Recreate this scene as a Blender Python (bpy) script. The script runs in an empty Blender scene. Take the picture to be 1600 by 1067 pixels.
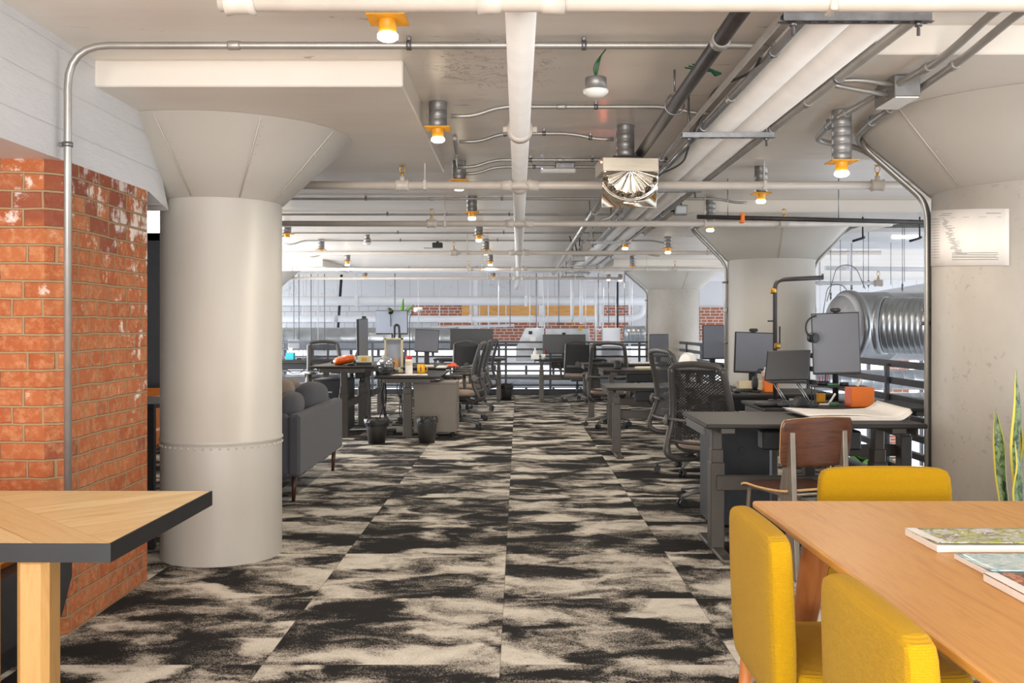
import bpy, math, random
from mathutils import Vector, Matrix, Quaternion
R = random.Random(7)
PI = math.pi
C = bpy.context.scene.collection
sc = bpy.context.scene

# ------------------------------------------------------------------ camera, world, light, exposure
F = 1520.0
cam_d = bpy.data.cameras.new('camera')
cam = bpy.data.objects.new('camera', cam_d); C.objects.link(cam)
cam.location = (0, 0, 1.3); cam.rotation_euler = (PI/2, 0, 0)
cam_d.sensor_width = 36.0; cam_d.lens = 36.0*F/1600
cam_d.shift_x = -10/1600; cam_d.shift_y = -23.5/1600
cam_d.clip_start = 0.05; cam_d.clip_end = 200
sc.camera = cam
sc.view_settings.view_transform = 'Standard'
sc.view_settings.look = 'None'
sc.view_settings.exposure = 0.62
sc.view_settings.gamma = 1.0
sc.view_settings.use_curve_mapping = False
w = bpy.data.worlds.new('daylight'); sc.world = w; w.use_nodes = True
w.node_tree.nodes['Background'].inputs[0].default_value = (0.86, 0.93, 1.0, 1)
w.node_tree.nodes['Background'].inputs[1].default_value = 1.0
try:
    sc.cycles.max_bounces = 8; sc.cycles.diffuse_bounces = 5; sc.cycles.glossy_bounces = 3
    sc.cycles.transmission_bounces = 4; sc.cycles.sample_clamp_indirect = 4.0
    sc.cycles.use_denoising = True; sc.cycles.caustics_reflective = False; sc.cycles.caustics_refractive = False
except Exception: pass

def area(name, loc, target, sx, sy, power, col):
    d = bpy.data.lights.new(name, 'AREA'); d.shape = 'RECTANGLE'; d.size = sx; d.size_y = sy
    d.energy = power; d.color = col
    o = bpy.data.objects.new(name, d); C.objects.link(o); o.location = loc
    o.rotation_euler = (Vector(target)-Vector(loc)).to_track_quat('-Z', 'Y').to_euler()
    return o
# daylight through the window wall behind the viewer and the atrium windows, plus two added fill lights
area('window_daylight', (-1.5, -2.9, 1.15), (-1.0, 6, 2.5), 8.0, 2.0, 560, (1.0, 0.965, 0.925))
area('atrium_daylight', (12.6, 11.0, 0.3), (0, 11.0, 0.9), 24, 4.2, 700, (0.90, 0.95, 1.0))
area('atrium_far_fill', (-7.4, 21.8, 0.2), (4, 21.8, 0.2), 5.5, 4.0, 150, (0.90, 0.95, 1.0))  # added fill light, the closed wall beside it has no window
area('side_fill', (-5.7, 14.0, 1.0), (2, 13.5, 1.5), 7.5, 1.7, 300, (0.95, 0.97, 1.0))  # unseen side light added to lift the middle of the room

# ------------------------------------------------------------------ helpers
def lin(c):
    c /= 255.0
    return c/12.92 if c <= 0.04045 else ((c+0.055)/1.055)**2.4
def rgb(r, g, b): return (lin(r), lin(g), lin(b), 1)
def P(px, py, Y): return Vector(((px-810)*Y/F, Y, 1.3-(py-510)*Y/F))

class MB:
    """collects faces; build() links them as one mesh object"""
    def __init__(s): s.v = []; s.f = []; s.m = []; s.sm = []
    def add(s, vs, fs, mat=0, smooth=False, M=None):
        n = len(s.v)
        s.v.extend([(M @ Vector(v)) if M is not None else Vector(v) for v in vs])
        for f in fs: s.f.append([n+i for i in f]); s.m.append(mat); s.sm.append(smooth)
        return s
    def box(s, c, d, r=0.0, M=None, mat=0):
        x, y, z = d[0]/2, d[1]/2, d[2]/2; cx, cy, cz = c
        T = Matrix.Translation((cx, cy, cz)); T = (M @ T) if M is not None else T
        if r <= 0:
            vs = [(a*x, b*y, e*z) for a in (-1, 1) for b in (-1, 1) for e in (-1, 1)]
            return s.add(vs, [(0,1,3,2),(4,6,7,5),(0,4,5,1),(2,3,7,6),(0,2,6,4),(1,5,7,3)], mat, False, T)
        r = min(r, 0.49*min(d)); vs = []; idx = {}
        for a in (-1, 1):
            for b in (-1, 1):
                for e in (-1, 1):
                    for k in range(3):
                        p = [a*(x-r), b*(y-r), e*(z-r)]
                        p[k] += (a, b, e)[k]*r
                        idx[a, b, e, k] = len(vs); vs.append(p)
        fs = []; sg = (-1, 1)
        for e in sg:
            fs.append([idx[-1,-1,e,2], idx[1,-1,e,2], idx[1,1,e,2], idx[-1,1,e,2]][::e])
            fs.append([idx[e,-1,-1,0], idx[e,1,-1,0], idx[e,1,1,0], idx[e,-1,1,0]][::e])
            fs.append([idx[-1,e,-1,1], idx[-1,e,1,1], idx[1,e,1,1], idx[1,e,-1,1]][::e])
        for a in sg:
            for b in sg:
                fs.append([idx[a,b,-1,0], idx[a,b,1,0], idx[a,b,1,1], idx[a,b,-1,1]])
                fs.append([idx[a,-1,b,0], idx[a,1,b,0], idx[a,1,b,2], idx[a,-1,b,2]])
                fs.append([idx[-1,a,b,1], idx[1,a,b,1], idx[1,a,b,2], idx[-1,a,b,2]])
                for e in sg: fs.append([idx[a,b,e,0], idx[a,b,e,1], idx[a,b,e,2]])
        return s.add(vs, fs, mat, False, T)
    def b2(s, x0, x1, y0, y1, z0, z1, r=0.0, mat=0, M=None):
        return s.box(((x0+x1)/2, (y0+y1)/2, (z0+z1)/2), (abs(x1-x0), abs(y1-y0), abs(z1-z0)), r, M, mat)
    def blob(s, c, d, p=2.5, nu=24, nv=14, M=None, mat=0, pz=None):
        """superellipsoid: cushions, pads, helmets"""
        pz = pz or p
        f = lambda t, e: math.copysign(abs(t)**(2/e), t)
        vs, fs = [], []
        for j in range(nv+1):
            ph = -PI/2+PI*j/nv
            for i in range(nu):
                th = 2*PI*i/nu
                cp = f(math.cos(ph), pz)
                vs.append((c[0]+d[0]/2*cp*f(math.cos(th), p), c[1]+d[1]/2*cp*f(math.sin(th), p), c[2]+d[2]/2*f(math.sin(ph), pz)))
        for j in range(nv):
            for i in range(nu):
                k = (i+1) % nu
                fs.append((j*nu+i, j*nu+k, (j+1)*nu+k, (j+1)*nu+i))
        return s.add(vs, fs, mat, True, M)
    def tube(s, pts, r, seg=10, mat=0, M=None, flat=1.0, up=None, caps=True):
        """sweep a round or oval section along a polyline; r a number or one per point"""
        pts = [Vector(p) for p in pts]; n = len(pts)
        rs = r if isinstance(r, (list, tuple)) else [r]*n
        tan = []
        for i in range(n):
            a = (pts[i]-pts[i-1]).normalized() if i else None
            b = (pts[i+1]-pts[i]).normalized() if i < n-1 else None
            t = (a+b) if a and b else (a or b)
            tan.append(t.normalized() if t.length > 1e-6 else (a or b))
        u = Vector(up) if up else Vector((0, 0, 1))
        if abs(u.normalized().dot(tan[0])) > 0.95: u = Vector((1, 0, 0))
        u = (u-tan[0]*u.dot(tan[0])).normalized()
        vs, fs = [], []
        for i in range(n):
            u = (u-tan[i]*u.dot(tan[i])).normalized(); v = tan[i].cross(u)
            k = 1.0
            if 0 < i < n-1:
                cs = max(0.35, tan[i].dot((pts[i]-pts[i-1]).normalized())); k = 1/cs if cs > .6 else 1.0
            for j in range(seg):
                a = 2*PI*j/seg
                vs.append(pts[i]+(u*math.cos(a)*flat+v*math.sin(a))*rs[i])
        for i in range(n-1):
            for j in range(seg):
                k = (j+1) % seg
                fs.append((i*seg+j, i*seg+k, (i+1)*seg+k, (i+1)*seg+j))
        s.add(vs, fs, mat, True, M)
        if caps: s.add(vs[:seg], [list(range(seg))[::-1]], mat, False, M); s.add(vs[-seg:], [list(range(seg))], mat, False, M)
        return s
    def cyl(s, a, b, r, r1=None, seg=16, mat=0, M=None):
        return s.tube([a, b], [r, r if r1 is None else r1], seg, mat, M)
    def lathe(s, prof, c=(0, 0, 0), seg=32, mat=0, M=None, a0=0, a1=2*PI, smooth=True, sx=1, sy=1):
        full = abs(a1-a0-2*PI) < 1e-6; m = seg if full else seg+1
        vs = [(c[0]+p[0]*math.cos(a0+(a1-a0)*i/seg)*sx, c[1]+p[0]*math.sin(a0+(a1-a0)*i/seg)*sy, c[2]+p[1]) for p in prof for i in range(m)]
        fs = []
        for j in range(len(prof)-1):
            for i in range(seg):
                k = (i+1) % m
                fs.append((j*m+i, j*m+k, (j+1)*m+k, (j+1)*m+i))
        return s.add(vs, fs, mat, smooth, M)
    def prism(s, poly, z0, z1, mat=0, M=None, smooth=False):
        """extrude a 2D polygon (x, y) from z0 to z1"""
        n = len(poly)
        vs = [(p[0], p[1], z0) for p in poly]+[(p[0], p[1], z1) for p in poly]
        s.add(vs, [list(range(n))[::-1], list(range(n, 2*n))], mat, False, M)
        return s.add(vs, [(i, (i+1) % n, n+(i+1) % n, n+i) for i in range(n)], mat, smooth, M)
    def grid(s, fn, nu, nv, mat=0, M=None, smooth=True):
        vs = [fn(i/nu, j/nv) for j in range(nv+1) for i in range(nu+1)]
        fs = [(j*(nu+1)+i, j*(nu+1)+i+1, (j+1)*(nu+1)+i+1, (j+1)*(nu+1)+i) for j in range(nv) for i in range(nu)]
        return s.add(vs, fs, mat, smooth, M)
    def build(s, name, mat, parent=None, sol=0, sub=0, bev=0):
        me = bpy.data.meshes.new(name)
        me.from_pydata([tuple(v) for v in s.v], [], s.f); me.update()
        for mm in (mat if isinstance(mat, (list, tuple)) else [mat]): me.materials.append(mm)
        me.polygons.foreach_set('material_index', s.m)
        me.polygons.foreach_set('use_smooth', s.sm)
        import bmesh
        bm = bmesh.new(); bm.from_mesh(me)
        bmesh.ops.remove_doubles(bm, verts=bm.verts, dist=1e-5)
        bmesh.ops.recalc_face_normals(bm, faces=bm.faces); bm.to_mesh(me); bm.free()
        o = bpy.data.objects.new(name, me); C.objects.link(o)
        if parent is not None: o.parent = parent
        if sol: md = o.modifiers.new('thick', 'SOLIDIFY'); md.thickness = sol; md.offset = 0
        if bev:
            md = o.modifiers.new('edge', 'BEVEL'); md.width = bev; md.segments = 3; md.limit_method = 'ANGLE'; md.angle_limit = 0.7
        if sub: md = o.modifiers.new('soft', 'SUBSURF'); md.levels = sub; md.render_levels = sub
        return o

def fillet(pts, r, n=6):
    """round the corners of a polyline"""
    pts = [Vector(p) for p in pts]; out = [pts[0]]
    for i in range(1, len(pts)-1):
        a, b, c = pts[i-1], pts[i], pts[i+1]
        u, v = (a-b), (c-b); k = min(r, u.length*.49, v.length*.49)
        p0, p1 = b+u.normalized()*k, b+v.normalized()*k
        for j in range(n+1):
            t = j/n
            out.append(p0*(1-t)**2+b*2*t*(1-t)+p1*t*t)
    out.append(pts[-1]); return out

def thing(name, label, cat, loc=(0, 0, 0), rz=0, group=None):
    o = bpy.data.objects.new(name, None); C.objects.link(o); o.empty_display_size = .1
    o.location = loc; o.rotation_euler = (0, 0, rz); return tag(o, label, cat, group)
def tag(o, label, cat, group=None, kind=None):
    o['label'] = label; o['category'] = cat
    if group: o['group'] = group
    if kind: o['kind'] = kind
    return o
def struct(o): o['kind'] = 'structure'; return o
def kids(o): return list(o.children)
def dup(root, loc, rz=None, label=None, group=None):
    def cp(o, par):
        c = o.copy(); C.objects.link(c)
        if par is not None: c.parent = par
        for ch in kids(o): cp(ch, c)
        return c
    r = cp(root, None); r.location = loc
    if rz is not None: r.rotation_euler = (0, 0, rz)
    if label: r['label'] = label
    if group: r['group'] = group
    return r
ORD = 'first second third fourth fifth sixth seventh eighth ninth tenth'.split()

# ------------------------------------------------------------------ materials
def mat(name, col, rough=.5, metal=0.0, noise=0.0, nscale=20, bump=0.0, bscale=60, stretch=(1, 1, 1), emit=None, estr=0, spec=None, coat=0):
    m = bpy.data.materials.new(name); m.use_nodes = True
    nt = m.node_tree; n = nt.nodes; L = nt.links; b = n['Principled BSDF']
    if len(col) == 3: col = (*col, 1)
    b.inputs['Base Color'].default_value = col
    b.inputs['Roughness'].default_value = rough; b.inputs['Metallic'].default_value = metal
    if spec is not None: b.inputs['Specular IOR Level'].default_value = spec
    if coat: b.inputs['Coat Weight'].default_value = coat
    if emit: b.inputs['Emission Color'].default_value = emit; b.inputs['Emission Strength'].default_value = estr
    if noise or bump:
        tc = n.new('ShaderNodeTexCoord'); mp = n.new('ShaderNodeMapping'); L.new(tc.outputs['Object'], mp.inputs[0])
        mp.inputs['Scale'].default_value = stretch
    if noise:
        t = n.new('ShaderNodeTexNoise'); t.inputs['Scale'].default_value = nscale; t.inputs['Detail'].default_value = 6
        L.new(mp.outputs[0], t.inputs['Vector'])
        r = n.new('ShaderNodeMapRange'); r.inputs[1].default_value = .3; r.inputs[2].default_value = .7
        r.inputs[3].default_value = 1-noise; r.inputs[4].default_value = 1+noise
        L.new(t.outputs[0], r.inputs[0])
        x = n.new('ShaderNodeMix'); x.data_type = 'RGBA'; x.blend_type = 'MULTIPLY'; x.inputs[0].default_value = 1
        x.inputs[6].default_value = col; L.new(r.outputs[0], x.inputs[7]); L.new(x.outputs[2], b.inputs['Base Color'])
    if bump:
        t = n.new('ShaderNodeTexNoise'); t.inputs['Scale'].default_value = bscale; t.inputs['Detail'].default_value = 5
        L.new(mp.outputs[0], t.inputs['Vector'])
        bp = n.new('ShaderNodeBump'); bp.inputs['Strength'].default_value = bump; bp.inputs['Distance'].default_value = .01
        L.new(t.outputs[0], bp.inputs['Height']); L.new(bp.outputs[0], b.inputs['Normal'])
    return m

class NT:
    """small wrapper to write node trees briefly"""
    def __init__(s, name, rough=.8):
        s.m = bpy.data.materials.new(name); s.m.use_nodes = True
        s.t = s.m.node_tree; s.b = s.t.nodes['Principled BSDF']; s.b.inputs['Roughness'].default_value = rough
    def set(s, sock, v):
        if isinstance(v, bpy.types.NodeSocket): s.t.links.new(v, sock)
        elif v is not None: sock.default_value = v
    def obj(s): return s.t.nodes.new('ShaderNodeTexCoord').outputs['Object']
    def nrm(s): return s.t.nodes.new('ShaderNodeTexCoord').outputs['Normal']
    def math(s, op, a, b=None, c=None):
        n = s.t.nodes.new('ShaderNodeMath'); n.operation = op
        for i, v in enumerate((a, b, c)): s.set(n.inputs[i], v)
        return n.outputs[0]
    def sep(s, v): n = s.t.nodes.new('ShaderNodeSeparateXYZ'); s.set(n.inputs[0], v); return n.outputs
    def com(s, x, y, z=0.0):
        n = s.t.nodes.new('ShaderNodeCombineXYZ')
        for i, v in enumerate((x, y, z)): s.set(n.inputs[i], v)
        return n.outputs[0]
    def vadd(s, a, b):
        n = s.t.nodes.new('ShaderNodeVectorMath'); n.operation = 'ADD'; s.set(n.inputs[0], a); s.set(n.inputs[1], b); return n.outputs[0]
    def vmul(s, a, b):
        n = s.t.nodes.new('ShaderNodeVectorMath'); n.operation = 'MULTIPLY'; s.set(n.inputs[0], a); s.set(n.inputs[1], b); return n.outputs[0]
    def noise(s, v, scale, detail=4, rough=.5, dist=0.0, col=False):
        n = s.t.nodes.new('ShaderNodeTexNoise'); s.set(n.inputs['Vector'], v); n.inputs['Scale'].default_value = scale
        n.inputs['Detail'].default_value = detail; n.inputs['Roughness'].default_value = rough; n.inputs['Distortion'].default_value = dist
        return n.outputs[1 if col else 0]
    def white(s, v, col=False):
        n = s.t.nodes.new('ShaderNodeTexWhiteNoise'); n.noise_dimensions = '3D'; s.set(n.inputs['Vector'], v); return n.outputs[1 if col else 0]
    def ramp(s, f, stops, interp='LINEAR'):
        n = s.t.nodes.new('ShaderNodeValToRGB'); s.set(n.inputs[0], f); e = n.color_ramp; e.interpolation = interp
        while len(e.elements) < len(stops): e.elements.new(.5)
        for el, (p, c) in zip(e.elements, stops): el.position = p; el.color = c if len(c) == 4 else (*c, 1)
        return n.outputs[0]
    def mr(s, v, a, b, c, d):
        n = s.t.nodes.new('ShaderNodeMapRange'); s.set(n.inputs[0], v)
        for i, q in enumerate((a, b, c, d)): n.inputs[i+1].default_value = q
        return n.outputs[0]
    def mix(s, f, a, b, mode='MIX'):
        n = s.t.nodes.new('ShaderNodeMix'); n.data_type = 'RGBA'; n.blend_type = mode
        s.set(n.inputs[0], f); s.set(n.inputs[6], a); s.set(n.inputs[7], b); return n.outputs[2]
    def bump(s, h, strength=.3, dist=.01):
        n = s.t.nodes.new('ShaderNodeBump'); n.inputs['Strength'].default_value = strength; n.inputs['Distance'].default_value = dist
        s.set(n.inputs['Height'], h); s.t.links.new(n.outputs[0], s.b.inputs['Normal'])
    def col(s, c): s.set(s.b.inputs['Base Color'], c); return s

# carpet: 0.914 m square tiles, each with its own cut of a cloudy charcoal and cream pattern
k = NT('carpet', .95); k.b.inputs['Specular IOR Level'].default_value = .15
T = 0.914
o3 = k.sep(k.obj())
tx = k.math('DIVIDE', k.math('ADD', o3[0], .07), T); ty = k.math('DIVIDE', k.math('SUBTRACT', o3[1], 5.566), T)
ix, iy = k.math('FLOOR', tx), k.math('FLOOR', ty)
rnd = k.white(k.com(ix, iy, 3.0), True)
off = k.vmul(rnd, (37.0, 53.0, 29.0))
p = k.vadd(k.com(k.math('MULTIPLY', tx, 1.25), k.math('MULTIPLY', ty, 1.9), 0.0), off)
warp = k.vmul(k.vadd(k.noise(p, 1.9, 4, .55, 0, True), (-.5, -.5, -.5)), (.75, .75, .5))
q = k.vadd(p, warp)
big = k.noise(q, 1.55, 7, .58, .45)
fib = k.noise(k.vmul(k.obj(), (1.0, 1.6, 1.0)), 95, 2, .7)
fine = k.white(k.vmul(k.com(k.math('FLOOR', k.math('MULTIPLY', o3[0], 260)), k.math('FLOOR', k.math('MULTIPLY', o3[1], 200)), 0.0), (1, 1, 1)))
v = k.math('ADD', big, k.math('MULTIPLY', k.math('SUBTRACT', fib, .5), .14))
v = k.math('ADD', v, k.math('MULTIPLY', k.math('SUBTRACT', fine, .5), .10))
c = k.ramp(v, [(0, rgb(34, 34, 35)), (.462, rgb(40, 39, 39)), (.482, rgb(92, 88, 84)), (.505, rgb(142, 135, 126)), (.545, rgb(162, 154, 143)), (.556, rgb(202, 195, 183)), (.62, rgb(222, 215, 203)), (.8, rgb(230, 224, 213))])
c = k.mix(k.mr(fine, 0, 1, 0.0, .32), c, rgb(18, 18, 19))
fx, fy = k.math('FRACT', tx), k.math('FRACT', ty)
edge = k.math('MINIMUM', k.math('MINIMUM', fx, k.math('SUBTRACT', 1.0, fx)), k.math('MINIMUM', fy, k.math('SUBTRACT', 1.0, fy)))
c = k.mix(k.mr(edge, 0, .003, .55, 0.0), c, rgb(25, 25, 25))
k.col(c); k.bump(fib, .5, .006); CARPET = k.m

def painted(name, base, dark, streak=(1, 1, 1), flake=.5, rough=.45, peel=False, board=False, pits=False, dents=()):
    """thick old paint on board-marked concrete: faint patches, chips and a lumpy gloss"""
    k = NT(name, rough); o = k.vmul(k.obj(), streak)
    n1 = k.noise(o, 1.3, 6, .6); n2 = k.noise(o, 11, 9, .68); n3 = k.noise(o, 3.2, 10, .7, .4)
    c = k.mix(k.mr(n1, .35, .7, 0, 1), base, dark)
    chip = k.mr(n3, .655, .675, 0, flake)
    c = k.mix(chip, c, rgb(112, 104, 96))
    k.col(c)
    if peel:
        d_ = k.sep(k.obj()); rr = k.math('ADD', k.math('POWER', k.math('DIVIDE', k.math('ADD', d_[0], .12), .34), 2.0), k.math('POWER', k.math('DIVIDE', k.math('SUBTRACT', d_[1], 4.5), .55), 2.0))
        pk = k.math('MULTIPLY', k.mr(rr, .5, 1.1, 1, 0), k.mr(k.math('ABSOLUTE', k.math('SUBTRACT', k.noise(k.obj(), 7, 6, .6, .8), .5)), 0, .018, 1, 0))
        chip = k.math('MAXIMUM', chip, k.math('MULTIPLY', pk, .7)); c = k.mix(chip, c, rgb(128, 118, 108)); k.col(c)
    h = k.math('ADD', n2, k.math('MULTIPLY', chip, -.6))
    for (dx, dy, dz) in dents:
        vd = k.sep(k.vadd(k.obj(), (-dx, -dy, -dz))); d2 = k.math('ADD', k.math('ADD', k.math('POWER', vd[0], 2.0), k.math('POWER', vd[1], 2.0)), k.math('MULTIPLY', k.math('POWER', vd[2], 2.0), .5))
        h = k.math('SUBTRACT', h, k.math('MULTIPLY', k.math('POWER', 2.718, k.math('MULTIPLY', d2, -1100.0)), 1.3))
    if pits:
        pt = k.mr(k.noise(k.obj(), 30, 5, .6, .4), .58, .66, 0, 1); pm_ = k.mr(k.noise(k.obj(), 3.5, 3), .45, .6, 0, 1)
        h = k.math('SUBTRACT', h, k.math('MULTIPLY', k.math('MULTIPLY', pt, pm_), 1.4)); k.col(k.mix(k.math('MULTIPLY', k.math('MULTIPLY', pt, pm_), .28), c, rgb(84, 78, 72)))
    if board:
        bz = k.math('ABSOLUTE', k.math('SUBTRACT', k.math('FRACT', k.math('ADD', k.math('DIVIDE', k.sep(k.obj())[2], .17), k.math('MULTIPLY', n1, .06))), .5))
        h = k.math('ADD', h, k.mr(bz, 0, .03, .35, 0)); k.bump(h, .55, .022)
    return k.m
CEIL = painted('ceiling_paint', rgb(238, 231, 222), rgb(226, 217, 206), (.55, 2.2, 1), .55, .30, peel=True)
PANEL = painted('slab_paint', rgb(232, 225, 215), rgb(222, 213, 202), (.5, 1.6, 1), .25, .4)
WALLW = painted('wall_paint', rgb(218, 218, 220), rgb(208, 207, 208), (1, .6, 2.2), .2, .36, board=True)
COLP = painted('column_paint', rgb(184, 179, 171), rgb(176, 170, 161), (1.4, 1.4, .5), .0, .5)
JACKET = painted('jacket_paint', rgb(184, 179, 171), rgb(174, 168, 159), (1.6, 1.6, .45), .0, .42, dents=((.216, -.256, .22), (.042, -.332, .195), (.17, -.289, .12)))
CAPP = painted('capital_paint', rgb(190, 184, 175), rgb(182, 175, 165), (1, 1, .6), .05, .42)
CONC = painted('rough_column_paint', rgb(170, 163, 154), rgb(158, 151, 141), (2.2, 2.2, 1.2), .15, .5, pits=True)

def brick(name, c1, c2, mortar, bw, bh, ms, white, dark):
    k = NT(name, .85); o = k.sep(k.obj()); nn = k.sep(k.nrm())
    side = k.math('GREATER_THAN', k.math('ABSOLUTE', nn[0]), .5)
    u = k.math('ADD', k.math('MULTIPLY', o[1], side), k.math('MULTIPLY', o[0], k.math('SUBTRACT', 1.0, side)))
    wob = k.math('MULTIPLY', k.math('SUBTRACT', k.noise(k.obj(), 5, 3), .5), .016)
    vec = k.com(k.math('ADD', u, wob), k.math('ADD', o[2], wob))
    n = k.t.nodes.new('ShaderNodeTexBrick'); k.set(n.inputs['Vector'], vec)
    n.inputs['Color1'].default_value = (0, 0, 0, 1); n.inputs['Color2'].default_value = (1, 1, 1, 1)
    n.inputs['Mortar'].default_value = (.5, .5, .5, 1); n.inputs['Scale'].default_value = 1
    n.inputs['Brick Width'].default_value = bw; n.inputs['Row Height'].default_value = bh; n.inputs['Mortar Size'].default_value = ms
    n.inputs['Mortar Smooth'].default_value = .35; n.squash = .62; n.squash_frequency = 3
    tone = k.sep(n.outputs['Color'])[0]
    g = k.noise(k.obj(), 14, 8, .65); g2 = k.noise(k.obj(), 60, 6, .7)
    c = k.ramp(tone, [(0, c1), (.35, c2), (.62, c1), (.9, c2), (1, dark)])
    c = k.mix(k.mr(g, .35, .75, 0, .45), c, c2); c = k.mix(k.mr(k.noise(k.obj(), 26, 7, .7), .46, .70, 0, .6 if white else .1), c, rgb(212, 162, 116))
    c = k.mix(k.mr(g2, .3, .75, .18, 0), c, dark)
    if white:
        hgt = k.mr(o[2], .9, 2.0, -.11, .06); wv = k.math('ADD', k.math('ADD', k.noise(k.obj(), 6.5, 9, .7), hgt), k.mr(o[1], 4.3, 4.95, -.02, .075))
        c = k.mix(k.mr(wv, .56, .66, 0, .75), c, rgb(226, 214, 204))
        dv = k.math('ADD', k.math('MULTIPLY', tone, .45), k.mr(o[2], 1.45, 1.75, -.4, .10))
        c = k.mix(k.mr(dv, .30, .34, 0, .75), c, dark)
        c = k.mix(k.mr(wv, .585, .66, 0, .7), c, rgb(228, 217, 208))
    c = k.mix(n.outputs['Fac'], c, mortar)
    k.col(c); k.bump(k.math('ADD', k.math('MULTIPLY', n.outputs['Fac'], -1.0), k.math('MULTIPLY', g2, .35)), .9, .012)
    return k.m
BRICK = brick('brick', rgb(160, 80, 38), rgb(178, 104, 60), rgb(156, 126, 92), .205, .0745, .0065, True, rgb(126, 62, 44))
BRICKF = brick('far_brick', rgb(164, 96, 76), rgb(184, 116, 94), rgb(214, 204, 196), .24, .078, .012, False, rgb(120, 66, 54))
BRICKW = brick('white_brick', rgb(212, 213, 218), rgb(206, 207, 212), rgb(170, 171, 178), .40, .14, .008, False, rgb(214, 214, 218))

def wood(name, c1, c2, scale=1.0, axis='x', rough=.38, planks=0.0, tint=.25, coat=.0):
    k = NT(name, rough); o = k.sep(k.obj())
    along, across = (o[0], o[1]) if axis == 'x' else ((o[1], o[0]) if axis == 'y' else (o[2], k.math('ADD', o[0], o[1])))
    if axis == 'xz': along, across = o[0], k.math('ADD', o[2], k.math('MULTIPLY', o[1], .6))
    third = o[2] if axis != 'z' else o[1]
    sh = 0.0; pl = None
    if planks:
        pl = k.white(k.com(k.math('FLOOR', k.math('DIVIDE', across, planks)), 1.0, 2.0)); sh = k.math('MULTIPLY', pl, 17.0)
    vec = k.com(k.math('ADD', k.math('MULTIPLY', along, 1.3*scale), sh), k.math('MULTIPLY', across, 11*scale), k.math('MULTIPLY', third, 6*scale))
    g = k.noise(vec, 1.4, 6, .6, 1.6); f = k.noise(k.com(k.math('MULTIPLY', along, 4.0), k.math('MULTIPLY', across, 190.0), third), 1.0, 3, .6)
    v = k.math('ADD', k.math('MULTIPLY', g, .8), k.math('MULTIPLY', f, .2))
    c = k.ramp(v, [(.28, c2), (.52, c1), (.75, c2)])
    if planks: c = k.mix(k.mr(pl, 0, 1, 0, tint), c, c2)
    k.col(c); k.bump(f, .06, .002)
    if coat: k.b.inputs['Coat Weight'].default_value = coat; k.b.inputs['Coat Roughness'].default_value = .25
    return k.m
OAK = wood('honey_oak', rgb(216, 160, 82), rgb(184, 120, 48), 1.0, 'y', .42, .16, .45)
OAKLEG = wood('oak_leg', rgb(188, 118, 62), rgb(160, 92, 44), 1.4, 'z', .4)
MAPLELEG = wood('maple_leg', rgb(178, 136, 80), rgb(158, 114, 60), 1.4, 'z', .45)
WALNUT = wood('walnut', rgb(104, 64, 44), rgb(52, 31, 22), 1.6, 'xz', .32)
PLYEDGE = mat('plywood_edge', rgb(222, 178, 120), .5, noise=.08, nscale=40)
DARKLEG = wood('dark_walnut_leg', rgb(78, 46, 34), rgb(52, 30, 22), 1.4, 'z', .4)
PLY = wood('plywood', rgb(226, 172, 104), rgb(196, 132, 66), .6, 'x', .5)

# chevron veneer of the low wooden table
k = NT('chevron_maple', .36); o = k.sep(k.obj())
ca = k.math('MULTIPLY', k.math('ADD', o[0], o[1]), .7071); cb = k.math('MULTIPLY', k.math('SUBTRACT', o[1], o[0]), .7071)
bd = k.math('FLOOR', k.math('DIVIDE', ca, .60)); par = k.math('ABSOLUTE', k.math('MODULO', bd, 2.0)); inv = k.math('SUBTRACT', 1.0, par)
ac = k.math('ADD', k.math('MULTIPLY', inv, cb), k.math('MULTIPLY', par, ca)); al = k.math('ADD', k.math('MULTIPLY', inv, ca), k.math('MULTIPLY', par, cb))
row = k.math('DIVIDE', ac, .137); rf = k.math('FRACT', row)
idn = k.white(k.com(k.math('FLOOR', row), par, bd))
g = k.noise(k.com(k.math('ADD', k.math('MULTIPLY', al, 2.6), k.math('MULTIPLY', idn, 31.0)), k.math('MULTIPLY', ac, 26.0), k.math('MULTIPLY', idn, 9.0)), 1.0, 7, .62, 1.2)
c = k.ramp(g, [(.26, rgb(140, 94, 52)), (.36, rgb(206, 172, 120)), (.55, rgb(226, 200, 152)), (.8, rgb(206, 168, 114))])
c = k.mix(k.mr(idn, 0, 1, 0, .6), c, rgb(196, 154, 100))
e1 = k.math('MINIMUM', rf, k.math('SUBTRACT', 1.0, rf))
c = k.mix(k.mr(e1, 0, .022, .8, 0), c, rgb(140, 92, 48))
k.col(c); CHEV = k.m

def fabric(name, c1, c2, scale=320, bump=.5, rough=.95, wale=False, sheen=.3):
    k = NT(name, rough); o = k.obj()
    n = k.noise(k.vmul(o, (1, 1, .35 if wale else 1)), scale, 2, .6); m_ = k.noise(o, 7, 4)
    c = k.mix(k.mr(n, .35, .65, 0, 1), c1, c2); c = k.mix(k.mr(m_, .3, .7, 0, .25), c, c1)
    k.col(c); k.b.inputs['Specular IOR Level'].default_value = .2
    k.b.inputs['Sheen Weight'].default_value = sheen
    if wale:
        wv = k.math('SINE', k.math('MULTIPLY', k.sep(k.obj())[2], 1500.0)); n = k.math('ADD', n, k.math('MULTIPLY', wv, .35))
    k.bump(n, bump, .003); return k.m
YELLOW = fabric('mustard_fabric', rgb(172, 128, 6), rgb(192, 148, 16), 900, .5, wale=True, sheen=.05)
GREYFAB = fabric('charcoal_fabric', rgb(70, 71, 77), rgb(88, 89, 96), 420, .3, sheen=.15)
TAUPE = fabric('taupe_fabric', rgb(122, 108, 98), rgb(140, 126, 114), 300, .4)
SEATFAB = fabric('sand_seat_fabric', rgb(150, 128, 112), rgb(172, 150, 132), 420, .3)
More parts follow.
